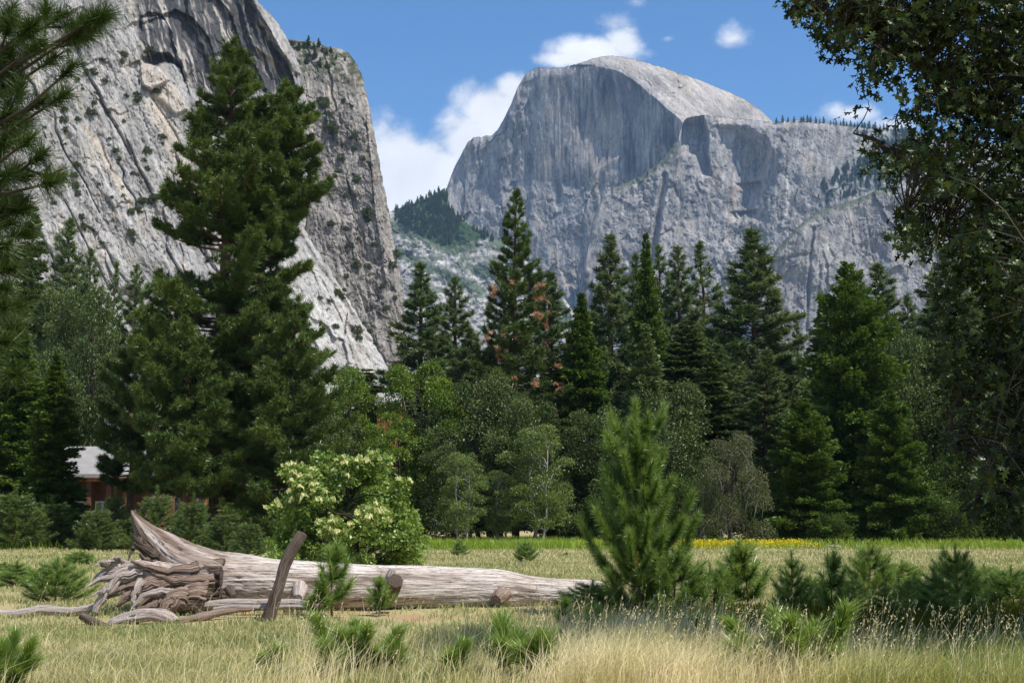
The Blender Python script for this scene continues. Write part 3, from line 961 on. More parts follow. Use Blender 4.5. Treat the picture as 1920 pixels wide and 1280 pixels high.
def tufts(mb, rs, C, A, n, length, width, spread, tint, mat=0):
    """Bottle-brush tufts: n needles round each axis A at each centre C."""
    m = len(C)
    C2 = np.repeat(C, n, 0); A2 = np.repeat(A, n, 0)
    d = unit(A2 + spread * unit(rs.normal(size=(m * n, 3))))
    l = np.repeat(np.broadcast_to(length, (m,)), n) * rs.uniform(.7, 1.1, m * n)
    back = A2 * (rs.uniform(-.45, .25, (m * n, 1)) * l[:, None])
    t = np.repeat(np.broadcast_to(tint, (m,)), n) + rs.uniform(-.18, .18, m * n)
    blades(mb, C2 + back, d, perp(rs, d), l, width, np.clip(t, 0, 1), mat)


def fir(name_seed, H, R, prof=1.0, zb=0.06, lev=46, per=6, droop=0.35, up=0.15, esize=0.5, ewidth=0.13, dens=1.0, mat='far_needles', bark='dark_bark', gap=0.0, tipd=0.0, irr=0.25):
    """A conifer of whorled branches: returns (trunk mesh builder, crown mesh builder)."""
    rs = np.random.RandomState(name_seed)
    tr = MB(); cr = MB()
    zz = np.linspace(0, H, 14)
    lean = np.cumsum(rs.normal(0, .02, (14, 2)), 0) * H / 30
    pts = np.stack([lean[:, 0], lean[:, 1], zz], 1)
    r0 = H * 0.0135
    tr.tube(pts, r0 * (1 - zz / H) ** .8 + 0.02, 8)
    B = []
    for i in range(lev):
        t = min(.995, max(0.0, (i + rs.uniform(-.3, .3)) / lev))
        z = H * (zb + (1 - zb) * t ** 0.93)
        for k in range(per):
            if rs.rand() < gap: continue
            L = R * ((1 - t) ** prof * (0.86 + .14 * sin(9 * t + name_seed)) + .02) * rs.uniform(1 - irr, 1 + irr * .8)
            if t < .10: L *= .75 + 2.5 * t
            B.append((min(z + rs.uniform(-.25, .25) * H / lev, H * .992), rs.uniform(0, 2 * pi), L, t))
    B = np.array(B)
    z, az, L, t = B.T
    base = np.stack([np.interp(z, zz, lean[:, 0]), np.interp(z, zz, lean[:, 1]), z], 1)
    hd = np.stack([np.cos(az), np.sin(az), np.zeros_like(az)], 1)
    # thin limbs
    for j in range(0, len(B), 3):
        if L[j] < R * .25: continue
        s = np.linspace(0, .85, 4)[:, None]
        p = base[j] + hd[j] * L[j] * s + np.array([0, 0, 1.0]) * L[j] * (up * s * (1 + t[j]) - droop * s * s * (1 - .6 * t[j]))
        tr.tube(p, [.05 * H / 30, .035 * H / 30, .022 * H / 30, .01], 4, cap=False)
    cnt = np.maximum(8, ((L / R) ** 1.25 * 130 * dens + 8)).astype(int)
    bi = np.repeat(np.arange(len(B)), cnt)
    n = len(bi)
    s = rs.uniform(.03, 1.0, n) ** .8
    Lb = L[bi]; tb = t[bi]
    side = np.stack([-hd[bi, 1], hd[bi, 0], np.zeros(n)], 1)
    lat = rs.uniform(-1, 1, n) * (0.42 * Lb * np.clip(1.08 - s, 0, 1) + .16)
    zc = Lb * (up * s * (1 + tb) - droop * s * s * (1 - .6 * tb))
    P = base[bi] + hd[bi] * (Lb * s)[:, None] + side * lat[:, None]
    P[:, 2] += zc - np.abs(lat) * .25 + rs.normal(0, .16, n) * (0.5 + Lb * .16)
    D = unit(hd[bi] * .9 + side * (np.sign(lat) * rs.uniform(.2, .9, n))[:, None] + np.array([0, 0, 1.0]) * (rs.uniform(-.55, .35, n) + tb * .5 - tipd)[:, None])
    e = esize * (0.6 + .55 * rs.rand(n)) * np.clip(.55 + Lb / R * .6, .5, 1.1)
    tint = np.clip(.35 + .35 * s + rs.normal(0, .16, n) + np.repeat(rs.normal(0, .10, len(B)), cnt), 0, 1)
    S = unit(np.cross(D, unit(np.array([0, 0, 1.0]) + .7 * rs.normal(size=(n, 3)))))
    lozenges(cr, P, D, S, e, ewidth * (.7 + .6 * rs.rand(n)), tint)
    m2 = rs.rand(n) < .5
    D2 = unit(D[m2] + .8 * rs.normal(size=(m2.sum(), 3)))
    blades(cr, P[m2], D2, perp(rs, D2), e[m2] * .9, ewidth * .9, tint[m2])
    return tr, cr, MAT[bark], MAT[mat]


def ponderosa(seed, H, R, zb=.12, nb=170, lean=(0, 0), prof=None, tl=.42, tw=.036, ntuft=44, nn=34, mat='pine_needles', trunk_r=.5, thin=None):
    """A tall long-needled pine: limbs that sweep up, tufts in clumps along them."""
    rs = np.random.RandomState(seed)
    tr = MB(); cr = MB()
    zz = np.linspace(0, H, 18)
    w = np.cumsum(rs.normal(0, .05, (18, 2)), 0)
    ax = np.stack([w[:, 0] + lean[0] * (zz / H) ** 1.5, w[:, 1] + lean[1] * (zz / H) ** 1.5, zz], 1)
    tr.tube(ax, trunk_r * (1 - zz / H) ** .7 + .03, 12, wob=.15, seed=seed)
    prof = prof or [(0, .55), (.1, .9), (.3, 1.0), (.55, .8), (.8, .45), (1, .05)]
    TC = []; TA = []; TT = []
    for i in range(nb):
        t = (i + rs.rand()) / nb
        if thin and thin[0] < t < thin[1] and rs.rand() < thin[2]: continue
        z = H * (zb + (1 - zb) * t)
        az = i * 2.4 + rs.uniform(-.5, .5)
        L = R * interp(prof, t) * rs.uniform(.6, 1.12)
        if rs.rand() < .08: L *= 1.15
        b = np.array([np.interp(z, zz, ax[:, 0]), np.interp(z, zz, ax[:, 1]), z])
        h = np.array([cos(az), sin(az), 0])
        s = np.linspace(0, 1, 7)[:, None]
        rise = -.25 + .55 * t
        p = b + h * L * s + np.array([0, 0, 1.0]) * (L * (rise * s + (.32 - .1 * t) * s ** 2.5))
        sd = np.array([-h[1], h[0], 0])
        p += sd * (L * .12 * rs.normal() * s ** 2)
        if L > R * .18:
            tr.tube(p, np.linspace(.05 + .012 * L, .015, 7), 5, cap=False)
        k = max(3, int(ntuft * (L / R) ** 1.15))
        ss = rs.uniform(.28, 1.03, k) ** .8
        lat = rs.normal(0, 1, k) * L * .19 * (1.15 - .70 * ss)
        q = np.stack([np.interp(ss, s[:, 0], p[:, c]) for c in range(3)], 1) + sd * lat[:, None]
        q[:, 2] += np.abs(rs.normal(0, .27, k)) + .10 * np.abs(lat)
        a = unit(h * .7 + sd * (lat / (L * .3 + .1))[:, None] + np.array([0, 0, 1.0]) * rs.uniform(.25, 1.1, k)[:, None])
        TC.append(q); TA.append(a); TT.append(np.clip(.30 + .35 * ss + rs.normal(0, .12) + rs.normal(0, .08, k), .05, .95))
    # leader
    TC.append(np.stack([np.full(6, ax[-1, 0]), np.full(6, ax[-1, 1]), H - np.arange(6) * .35 + .1], 1)); TA.append(np.tile([0, 0, 1.0], (6, 1))); TT.append(np.full(6, .6))
    C = np.concatenate(TC); A = np.concatenate(TA); T = np.concatenate(TT)
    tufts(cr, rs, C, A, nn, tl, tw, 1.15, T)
    return tr, cr, MAT['pine_bark'], MAT[mat]


def sapling(seed, H, R, whorls=6, per=5, nl=.22, nw=.006, nn=42, bare=.10, up=.75, step=.085, stem='orange_twig', lean=0.0, mat='young_needles', leader=.22, prof=.8, fork=.85, bright=0.0, spread=.95, irr=.25):
    """A young long-needled pine: whorls of upswept shoots clothed in needles."""
    rs = np.random.RandomState(seed)
    tr = MB(); cr = MB()
    n = 10
    zz = np.linspace(0, H, n)
    ax = np.stack([lean * (zz / H) ** 2 * H + .015 * H * np.sin(zz / H * 5 + seed), .012 * H * np.cos(zz / H * 4 + seed), zz], 1)
    rb = .011 * H + .008
    tr.tube(ax, np.linspace(rb, .006, n), 6, cap=False)
    segs = [(ax, bare + (1 - bare) * .45, 1.0)]
    for w in range(whorls):
        t = bare + (1 - bare - leader) * (w / max(1, whorls - 1) if whorls > 1 else .3)
        z = H * t
        b0 = np.array([np.interp(z, zz, ax[:, c]) for c in range(3)])
        a0 = rs.rand() * 6.28
        for k in range(per):
            az = a0 + k * 2 * pi / per + rs.normal(0, .25)
            L = R * (1 - t) ** prof * rs.uniform(1 - irr, 1 + irr * .8)
            h = np.array([cos(az), sin(az), 0])
            s = np.linspace(0, 1, 6)[:, None]
            u = up * rs.uniform(.7, 1.2)
            p = b0 + h * L * (s * .9 + .1 * s ** .5) + np.array([0, 0, 1.0]) * L * (.25 * u * s + u * .8 * s ** 2.4)
            tr.tube(p, np.linspace(rb * .45 * (1 - t) + .004, .003, 6), 4, cap=False)
            segs.append((p, .22, 1.0))
            if L > .45 and rs.rand() < fork:
                for sg in (-1, 1):
                    f = rs.uniform(.4, .6)
                    c0 = np.array([np.interp(f, s[:, 0], p[:, c]) for c in range(3)])
                    d = unit(h + sg * .9 * np.array([-h[1], h[0], 0]) + np.array([0, 0, .5 * u]))
                    l2 = L * rs.uniform(.3, .5)
                    s2 = np.linspace(0, 1, 4)[:, None]
                    p2 = c0 + d * l2 * s2 + np.array([0, 0, 1.0]) * (l2 * .35 * s2 ** 2)
                    tr.tube(p2, np.linspace(.006, .003, 4), 3, cap=False)
                    segs.append((p2, .25, 1.0))
    C = []; A = []; T = []
    for p, s0, s1 in segs:
        ln = np.linalg.norm(np.diff(p, axis=0), axis=1).sum()
        m = max(2, int(ln * (s1 - s0) / step))
        ss = np.linspace(s0, s1, m); f = np.linspace(0, 1, len(p))
        q = np.stack([np.interp(ss, f, p[:, c]) for c in range(3)], 1)
        tg = np.gradient(p, axis=0); a = unit(np.stack([np.interp(ss, f, tg[:, c]) for c in range(3)], 1))
        C.append(q); A.append(a); T.append(bright + .25 + .5 * (ss - s0) / (s1 - s0 + 1e-6) + rs.normal(0, .06))
    C = np.concatenate(C); A = np.concatenate(A); T = np.concatenate(T)
    tufts(cr, rs, C, A, nn, nl, nw, spread, T)
    return tr, cr, MAT[stem], MAT[mat]


def broadleaf(seed, H, R, lumps=26, n=26000, leaf=.2, zlow=.12, mat='oak_leaves', bark='dark_bark', flat=.8, stems=1, trunk_r=.3, twigs=0, top=1.0, hang=0.0, lump=1.0, jag=.38):
    rs = np.random.RandomState(seed)
    tr = MB(); cr = MB()
    C = []; Q = []
    for i in range(lumps):
        f = (i + .5) / lumps
        z = H * (zlow + (1 - zlow) * f * .92)
        rad = R * math.sqrt(max(0.06, 1 - ((f - .38) / .72) ** 2)) * rs.uniform(.35, 1.0)
        a = i * 2.4 + rs.normal(0, .4)
        q = R * rs.uniform(.24, .46) * (1.15 - .4 * f) * lump
        C.append((cos(a) * rad, sin(a) * rad, min(z, H * top - q * flat))); Q.append(q)
    C = np.array(C); Q = np.array(Q)
    for k in range(stems):
        a = rs.rand() * 6.28; o = 0 if stems == 1 else trunk_r * 2.5
        zz = np.linspace(0, H * .82, 9)
        w = np.cumsum(rs.normal(0, .035 * R, (9, 2)), 0)
        ax = np.stack([cos(a) * o * (1 + zz / H) + w[:, 0], sin(a) * o * (1 + zz / H) + w[:, 1], zz], 1)
        tr.tube(ax, trunk_r * (1 - zz / H) ** .8, 8, wob=.1, seed=seed)
        for j in range(k, lumps, stems):
            z0 = max(.08 * H, C[j, 2] - Q[j] * 1.6)
            b = np.array([np.interp(z0, zz, ax[:, c]) for c in range(3)])
            s = np.linspace(0, 1, 6)[:, None]
            p = b + (C[j] - b) * s + np.array([0, 0, 1.0]) * (.15 * Q[j] * np.sin(s * pi)) + rs.normal(0, .04 * R, (6, 3)) * np.sin(s * pi)
            tr.tube(p, np.linspace(trunk_r * .32, .025, 6), 5, cap=False)
    pr = Q ** 2; pr = pr / pr.sum()
    li = rs.choice(lumps, n, p=pr)
    d = unit(rs.normal(size=(n, 3)))
    d[:, 2] = np.where(d[:, 2] < -.35, -d[:, 2], d[:, 2])
    rr = 1 - .55 * rs.rand(n) ** 1.8
    wob = 1 + jag * fbm(d[:, 0] * 2.4 + li * 3.1, d[:, 1] * 2.4 + d[:, 2] * 2.0, 3, seed)
    P = C[li] + d * (Q[li] * rr * wob)[:, None] * np.array([1, 1, flat])
    P[:, 2] -= hang * rs.rand(n)
    P[:, 2] = np.maximum(P[:, 2], .15)
    D = unit(d * .6 + rs.normal(size=(n, 3)) * .8 + np.array([0, 0, -.25]))
    S = unit(np.cross(D, unit(d + .9 * rs.normal(size=(n, 3)))))
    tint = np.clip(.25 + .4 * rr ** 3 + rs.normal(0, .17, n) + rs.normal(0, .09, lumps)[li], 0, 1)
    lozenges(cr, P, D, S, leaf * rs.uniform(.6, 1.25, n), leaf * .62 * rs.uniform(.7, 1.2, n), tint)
    for i in range(twigs):
        j = rs.randint(lumps)
        b = C[j] + unit(rs.normal(size=3)) * Q[j] * .5
        dd = unit(rs.normal(size=3) + np.array([0, 0, -.5]))
        s = np.linspace(0, 1, 7)[:, None]
        p = b + dd * Q[j] * 1.1 * s + np.array([0, 0, -1.0]) * (Q[j] * .5 * s ** 2) + rs.normal(0, .05, (7, 3)) * Q[j] * s
        tr.tube(p, np.linspace(.04, .008, 7), 4, cap=False, mat=1)
    return tr, cr, MAT[bark], MAT[mat]


def plant(parts, kind, loc, label, cat, group=None, rz=0.0, scale=1.0, crown='crown', trunk='trunk', extra_bark=None):
    tr, cr, bm, fm = parts
    e = empty(kind, loc, label, cat, group, rz, scale)
    tr.build(trunk, [bm] + ([extra_bark] if extra_bark else []), e)
    cr.build(crown, fm, e)
    return e


def ground_at(px, d, dz=0.0):
    x = float((px - 960.0) / FPX * d * 1.0 / (cos(PITCH) - ((640 - (HOR + 1.7 * FPX / d)) / FPX) * sin(PITCH)))
    return (x, d, float(ground_z(x, d)) + dz)


def height_for(top, d):
    """Height of a thing standing at distance d whose top is seen at row top."""
    return float(at(960, top, d)[2])


PROTO = {}


def place(proto, px, d, top, label, group=None, wpx=None, rz=None):
    """Stands a copy of a prototype tree at column px and distance d with its top at row top; wpx is its crown's half width in pixels."""
    rs = np.random.RandomState(int(px * 7 + d * 13))
    H, make, kind, cat = proto['H'], proto['make'], proto['kind'], proto['cat']
    if 'root' not in proto:
        parts = make()
        V = np.concatenate(parts[1].v)
        proto['R'] = np.percentile(np.hypot(V[:, 0], V[:, 1]), 95)
        proto['H'] = H = V[:, 2].max()
    R = proto['R']
    p = ground_at(px, d)
    # tilt of the view: shift the foot so that the top stands at px
    sz = height_for(top, d) / H
    sx = sz if wpx is None else wpx / px_per_m(d) / R
    rz = rs.rand() * 6.28 if rz is None else rz
    p = (float(at(px, top, d)[0]), p[1], p[2])
    if 'root' not in proto:
        proto['root'] = plant(parts, kind, p, label, cat, group, rz, (sx, sx, sz), extra_bark=proto.get('extra'))
        return proto['root']
    return copy_tree(proto['root'], p, rz, (sx, sx, sz), label, group)

# ================================================================== the wood along the meadow
FIR_A = dict(H=36, R=4.6, kind='conifer_tree', cat='conifer', make=lambda: fir(3, 36, 4.6, .82, .05, 50, 7, .30, .22, .62, .19, 2.2, irr=.42))
PR1 = [(0, .75), (.12, .95), (.3, 1.0), (.5, .82), (.7, .56), (.86, .30), (1, .04)]
PR2 = [(0, .8), (.15, 1.0), (.35, .86), (.55, .80), (.72, .55), (.88, .28), (1, .04)]
FIR_B = dict(H=36, R=4.8, kind='pine_tree', cat='pine', make=lambda: ponderosa(8, 36, 4.8, .08, 150, (0, 0), PR1, .62, .105, 46, 20, 'far_needles', .4))
FIR_D = dict(H=36, R=4.8, kind='pine_tree', cat='pine', make=lambda: ponderosa(9, 36, 4.8, .06, 130, (.8, 0), PR2, .62, .105, 48, 20, 'far_needles', .4))
FIR_C = dict(H=34, R=4.0, kind='pine_tree', cat='pine', make=lambda: ponderosa(15, 34, 4.0, .10, 95, (-.5, 0), PR1, .60, .10, 30, 18, 'far_needles', .35))
CEDAR_A = dict(H=30, R=4.6, kind='cedar_tree', cat='cedar', make=lambda: fir(21, 30, 4.6, .90, .02, 64, 9, .50, .45, .5, .20, 2.0, mat='cedar_sprays', tipd=.15, irr=.30))
CEDAR_B = dict(H=26, R=6.8, kind='cedar_tree', cat='cedar', make=lambda: fir(27, 26, 6.8, .72, .02, 50, 9, .30, .42, .50, .20, 3.2, mat='cedar_sprays', irr=.55, gap=.12))
BLUEFIR = dict(H=22, R=4.2, kind='fir_tree', cat='fir', make=lambda: fir(33, 22, 4.2, .8, .05, 30, 6, .25, .05, .55, .17, 1.5))
THICK = dict(H=5, R=4.0, kind='thicket_bush', cat='bush', make=lambda: broadleaf(83, 5, 4.0, 34, 19000, .20, .05, 'thicket_leaves', flat=.9, jag=1.0))
OAK_A = dict(H=16, R=7.0, kind='oak_tree', cat='oak', make=lambda: broadleaf(41, 16, 7.0, 30, 38000, .27, .10, 'oak_leaves'))
OAK_B = dict(H=16, R=6.0, kind='oak_tree', cat='oak', make=lambda: broadleaf(47, 16, 6.0, 26, 32000, .27, .06, 'oak_leaves'))
MAPLE = dict(H=16, R=6.0, kind='maple_tree', cat='maple', make=lambda: broadleaf(53, 16, 6.0, 28, 34000, .28, .06, 'maple_leaves', flat=.6))
ALDER = dict(H=11, R=3.6, kind='alder_tree', cat='alder', make=lambda: broadleaf(59, 11, 3.6, 30, 16000, .20, .14, 'alder_leaves', 'pale_bark', flat=.55, stems=2, trunk_r=.16))
GREYOAK = dict(H=11, R=5.0, kind='twiggy_oak', cat='oak', extra=None, make=lambda: broadleaf(61, 11, 5.0, 24, 15000, .20, .08, 'grey_leaves', 'grey_twig', twigs=0, hang=.6))
GREYOAK['extra'] = MAT['grey_twig']
GREYOAK['make'] = lambda: broadleaf(61, 11, 5.0, 24, 22000, .20, .08, 'grey_leaves', 'dark_bark', twigs=170, hang=.6)

BACK = 'conifers rising behind the meadow'
for proto, px, d, top, w, label in [
    # left, below the pale cliff
    (FIR_A, 65, 200, 385, 63, 'dark narrow conifer on the far left, tallest of those below the pale cliff'),
    (FIR_D, 118, 190, 402, 69, 'dark conifer second from the left edge, its tip against the cliff foot'),
    (FIR_D, 170, 205, 462, 58, 'short dark conifer between the leftmost spires and the giant double pine'),
    (FIR_C, 212, 215, 482, 36, 'thin spindly conifer left of the giant double pine'),
    (FIR_D, 254, 210, 488, 55, 'dark conifer tip touching the left flank of the giant double pine'),
    (FIR_B, 20, 170, 520, 83, 'dark conifer cut by the left border behind the near pine boughs'),
    # between the cliff corner and the dome
    (FIR_B, 786, 175, 487, 80, 'blue green conifer standing just right of the cliff corner'),
    (FIR_D, 856, 185, 517, 72, 'dark conifer between the cliff corner tree and the pine with brown clumps'),
    (FIR_B, 1030, 195, 505, 86, 'dark conifer half hidden behind the right side of the pine with brown clumps'),
    # the row in front of the dome's right half
    (FIR_B, 1148, 185, 433, 77, 'tall dark conifer left of the smooth narrow cedar spire'),
    (FIR_B, 1190, 205, 470, 55, 'dark conifer squeezed behind the left side of the smooth cedar spire'),
    (FIR_C, 1236, 205, 450, 63, 'loose conifer peeping out right behind the smooth cedar spire'),
    (FIR_D, 1276, 190, 458, 72, 'dark open conifer between the cedar spire and the thin see-through pine'),
    (FIR_C, 1326, 195, 446, 69, 'thin see-through pine with gaps in its crown, left of the tall broad pine'),
    (FIR_B, 1404, 170, 423, 108, 'tall broad pine with open boughs, highest of the row right of the dome face'),
    (FIR_C, 1496, 210, 578, 33, 'small thin conifer tip in the gap right of the tall broad pine'),
    (FIR_A, 1545, 190, 560, 63, 'dark conifer shoulder on the left of the big spreading cedar'),
    (FIR_C, 1618, 200, 502, 47, 'slim conifer tip just right of the big spreading cedar top'),
    (FIR_D, 1662, 180, 487, 86, 'dark pine between the big spreading cedar and the overhanging oak'),
    (FIR_D, 1704, 205, 545, 55, 'small dark conifer behind the pine beside the overhanging oak'),
    (FIR_B, 1765, 175, 455, 110, 'large dark conifer seen through the overhanging oak leaves'),
    (FIR_A, 1850, 185, 470, 110, 'dark conifer mostly hidden behind the overhanging oak, rightmost of the row'),
    # fillers of the second row
    (FIR_A, 690, 170, 690, 83, 'dark low conifer behind the maple right of the giant double pine'),
    (FIR_A, 1290, 165, 600, 97, 'dark conifer low in the row under the thin see-through pine'),
    (FIR_D, 1480, 165, 660, 97, 'dark conifer filling the gap left of the big spreading cedar'),
    (FIR_A, 930, 170, 640, 97, 'dark low conifer behind the left side of the pine with brown clumps'),
    (FIR_B, 1340, 160, 640, 83, 'dark conifer under the tall broad pine on its left'),
    (FIR_B, 1690, 160, 640, 110, 'dark conifer low behind the pale oak right of the big cedar'),
    (FIR_D, 1120, 190, 590, 80, 'dark pine low between the bright cone cedar and the smooth cedar spire'),
    (FIR_B, 1440, 180, 600, 70, 'dark pine low at the right skirt of the tall broad pine'),
    (FIR_D, 1240, 178, 590, 80, 'dark pine low at the right skirt of the smooth cedar spire'),
    (FIR_B, 880, 165, 610, 66, 'dark pine filling in left of the pine with brown clumps'),
    (FIR_D, 1730, 190, 560, 80, 'dark pine between the back pine and the overhanging oak twigs'),
    (FIR_A, 1330, 150, 660, 70, 'dark conifer low behind the grey twiggy oak on its left'),
    (FIR_D, 1425, 148, 650, 74, 'dark pine low behind the grey twiggy oak on its right'),
    (FIR_A, 1040, 150, 660, 60, 'dark conifer low behind the larger pale-stemmed alder'),
    (FIR_B, 300, 175, 560, 80, 'dark pine behind the left side of the towering pair'),
    (FIR_D, 150, 180, 560, 80, 'dark pine behind the round oak on the left'),
    (FIR_B, 600, 165, 720, 70, 'dark pine low behind the right side of the towering pair'),
    (FIR_D, 745, 170, 700, 60, 'dark pine at the foot of the cliff corner'),
]:
    place(proto, px, d, top, label, BACK, w * 1.12)

for proto, px, d, top, w, label in [
    (CEDAR_A, 1212, 165, 436, 50, 'smooth narrow bright green cedar spire in front of the dome'),
    (CEDAR_A, 1092, 150, 548, 66, 'bright green cone shaped cedar right of the pine with brown clumps'),
    (CEDAR_A, 108, 112, 664, 62, 'bright green pointed cedar on the left beside the grey roofed lodge'),
    (CEDAR_B, 1590, 138, 488, 112, 'big spreading dark green cedar reaching down to the meadow on the right'),
    (CEDAR_B, 1506, 129, 745, 80, 'low bushy cedar at the left foot of the big spreading cedar'),
    (CEDAR_B, 1668, 129, 730, 76, 'low bushy cedar at the right foot of the big spreading cedar'),
    (CEDAR_A, 40, 125, 600, 70, 'dark cedar at the left border behind the bright pointed cedar'),
]:
    place(proto, px, d, top, label, 'cedars at the meadow edge', w)

place(BLUEFIR, 1208, 142, 606, 'small blue green fir below the smooth cedar spire', None, 72)
place(BLUEFIR, 1760, 150, 600, 'blue green fir in the shade behind the overhanging oak', None, 80)

OAKS = 'leafy trees in front of the conifers'
for proto, px, d, top, w, label in [
    (OAK_A, 165, 150, 520, 95, 'dark round oak crown above the lodge on the left'),
    (OAK_B, 60, 140, 640, 90, 'dusky oak behind the pointed cedar at far left'),
    (MAPLE, 660, 150, 676, 70, 'green maple between the giant double pine and the bright cliff foot'),
    (OAK_B, 620, 140, 770, 85, 'dark oak behind the flowering elder bush'),
    (MAPLE, 792, 140, 668, 90, 'fresh green maple below the cliff corner conifer'),
    (MAPLE, 735, 135, 780, 80, 'dark green maple behind the right edge of the elder bush'),
    (OAK_A, 900, 138, 694, 115, 'broad grey green oak below the pine with brown clumps on its left'),
    (OAK_A, 1000, 134, 738, 95, 'grey green oak straight below the pine with brown clumps'),
    (OAK_B, 850, 128, 830, 70, 'dark low oak behind the left pale-stemmed alder'),
    (OAK_B, 1105, 132, 756, 80, 'dark grey oak behind the left shoulder of the young roadside pine'),
    (OAK_A, 1245, 140, 706, 105, 'grey green oak behind the right shoulder of the young foreground pine'),
    (OAK_B, 1180, 130, 820, 80, 'low dark oak directly behind the young foreground pine'),
    (OAK_A, 1690, 150, 612, 100, 'pale olive oak between the big cedar and the overhanging oak'),
    (OAK_B, 1800, 140, 690, 110, 'dark oak in shade below the overhanging oak branches'),
    (OAK_A, 1885, 138, 640, 110, 'dark oak at the right border behind the overhanging oak branches'),
    (OAK_A, 520, 140, 800, 80, 'dark oak under the right flank of the giant double pine'),
    (THICK, 1740, 134, 840, 80, 'low dark bush at the meadow edge right of the big cedar'),
    (THICK, 1850, 132, 850, 90, 'low dark bush at the meadow edge near the right border'),
    (THICK, 560, 132, 880, 80, 'dark thicket bush directly behind the elder bush'),
    (THICK, 740, 130, 880, 70, 'dark thicket bush right of the elder bush'),
    (THICK, 1440, 130, 905, 60, 'dark thicket bush right of the grey twiggy oak'),
    (THICK, 1290, 128, 880, 70, 'dark thicket bush left of the grey twiggy oak'),
    (THICK, 1545, 128, 950, 56, 'dark thicket bush at the foot of the big spreading cedar'),
    (THICK, 1160, 128, 900, 60, 'dark thicket bush at the foot of the young foreground pine'),
    (THICK, 1650, 130, 938, 56, 'dark thicket bush under the right half of the big spreading cedar'),
    (THICK, 450, 128, 890, 80, 'dark thicket bush under the towering pine pair'),
    (THICK, 1770, 128, 915, 70, 'dark thicket bush under the overhanging oak twigs'),
    (THICK, 1930, 128, 880, 80, 'dark thicket bush at the very right border'),
    (THICK, 90, 135, 900, 70, 'dark thicket bush under the bright pointed cedar'),
    (OAK_B, 10, 130, 780, 80, 'low dark oak at the meadow edge by the left border'),
]:
    place(proto, px, d, top, label, OAKS, w)

for px, d, top, w, label in [
    (866, 122, 846, 52, 'pale-stemmed alder with thin twin trunks, the left one of the pair'),
    (1008, 124, 792, 66, 'larger pale-stemmed alder with full crown, the right one of the pair'),
    (938, 126, 880, 48, 'small leafy alder between the two pale-stemmed alders'),
]:
    place(ALDER, px, d, top, label, 'alders at the meadow edge', w)
place(GREYOAK, 1366, 122, 805, 'grey lichen-hung oak with bare drooping twigs at the meadow edge', None, 80)

# the pine with brown dead clumps
def browned_pine():
    d = 150
    H = height_for(363, d)
    tr, cr, bm, fm = ponderosa(71, H, 100 / px_per_m(d), .10, 150, (0, 0), [(0, .9), (.25, 1.0), (.45, .82), (.7, .52), (.88, .26), (1, .05)], .55, .07, 60, 28, trunk_r=.4)
    p = at(967, 363, d)
    e = empty('pine_tree', (p[0], d, 0), 'pine dotted with rusty brown dead needle clumps in front of the dome', 'pine')
    tr.build('trunk', bm, e); cr.build('crown', fm, e)
    rs = np.random.RandomState(5)
    n = 34
    z = H * rs.uniform(.30, .74, n)
    rad = 100 / px_per_m(d) * np.interp(z / H, [.25, .45, .7, .9], [1.0, .85, .55, .3]) * rs.uniform(.78, 1.06, n)
    az = -pi / 2 + rs.uniform(-1.5, 1.5, n)
    C = np.stack([np.cos(az) * rad, np.sin(az) * rad, z], 1)
    C = np.concatenate([C] + [(C + rs.normal(0, .34, C.shape))[rs.rand(n) < f] for f in (.9, .7, .55, .4, .3)])
    mb = MB(); tufts(mb, rs, C, unit(rs.normal(size=C.shape) + [0, 0, .6]), 26, .50, .09, 1.3, rs.uniform(.2, .8, len(C)))
    mb.build('dead_needles', MAT['brown_needles'], e)
browned_pine()

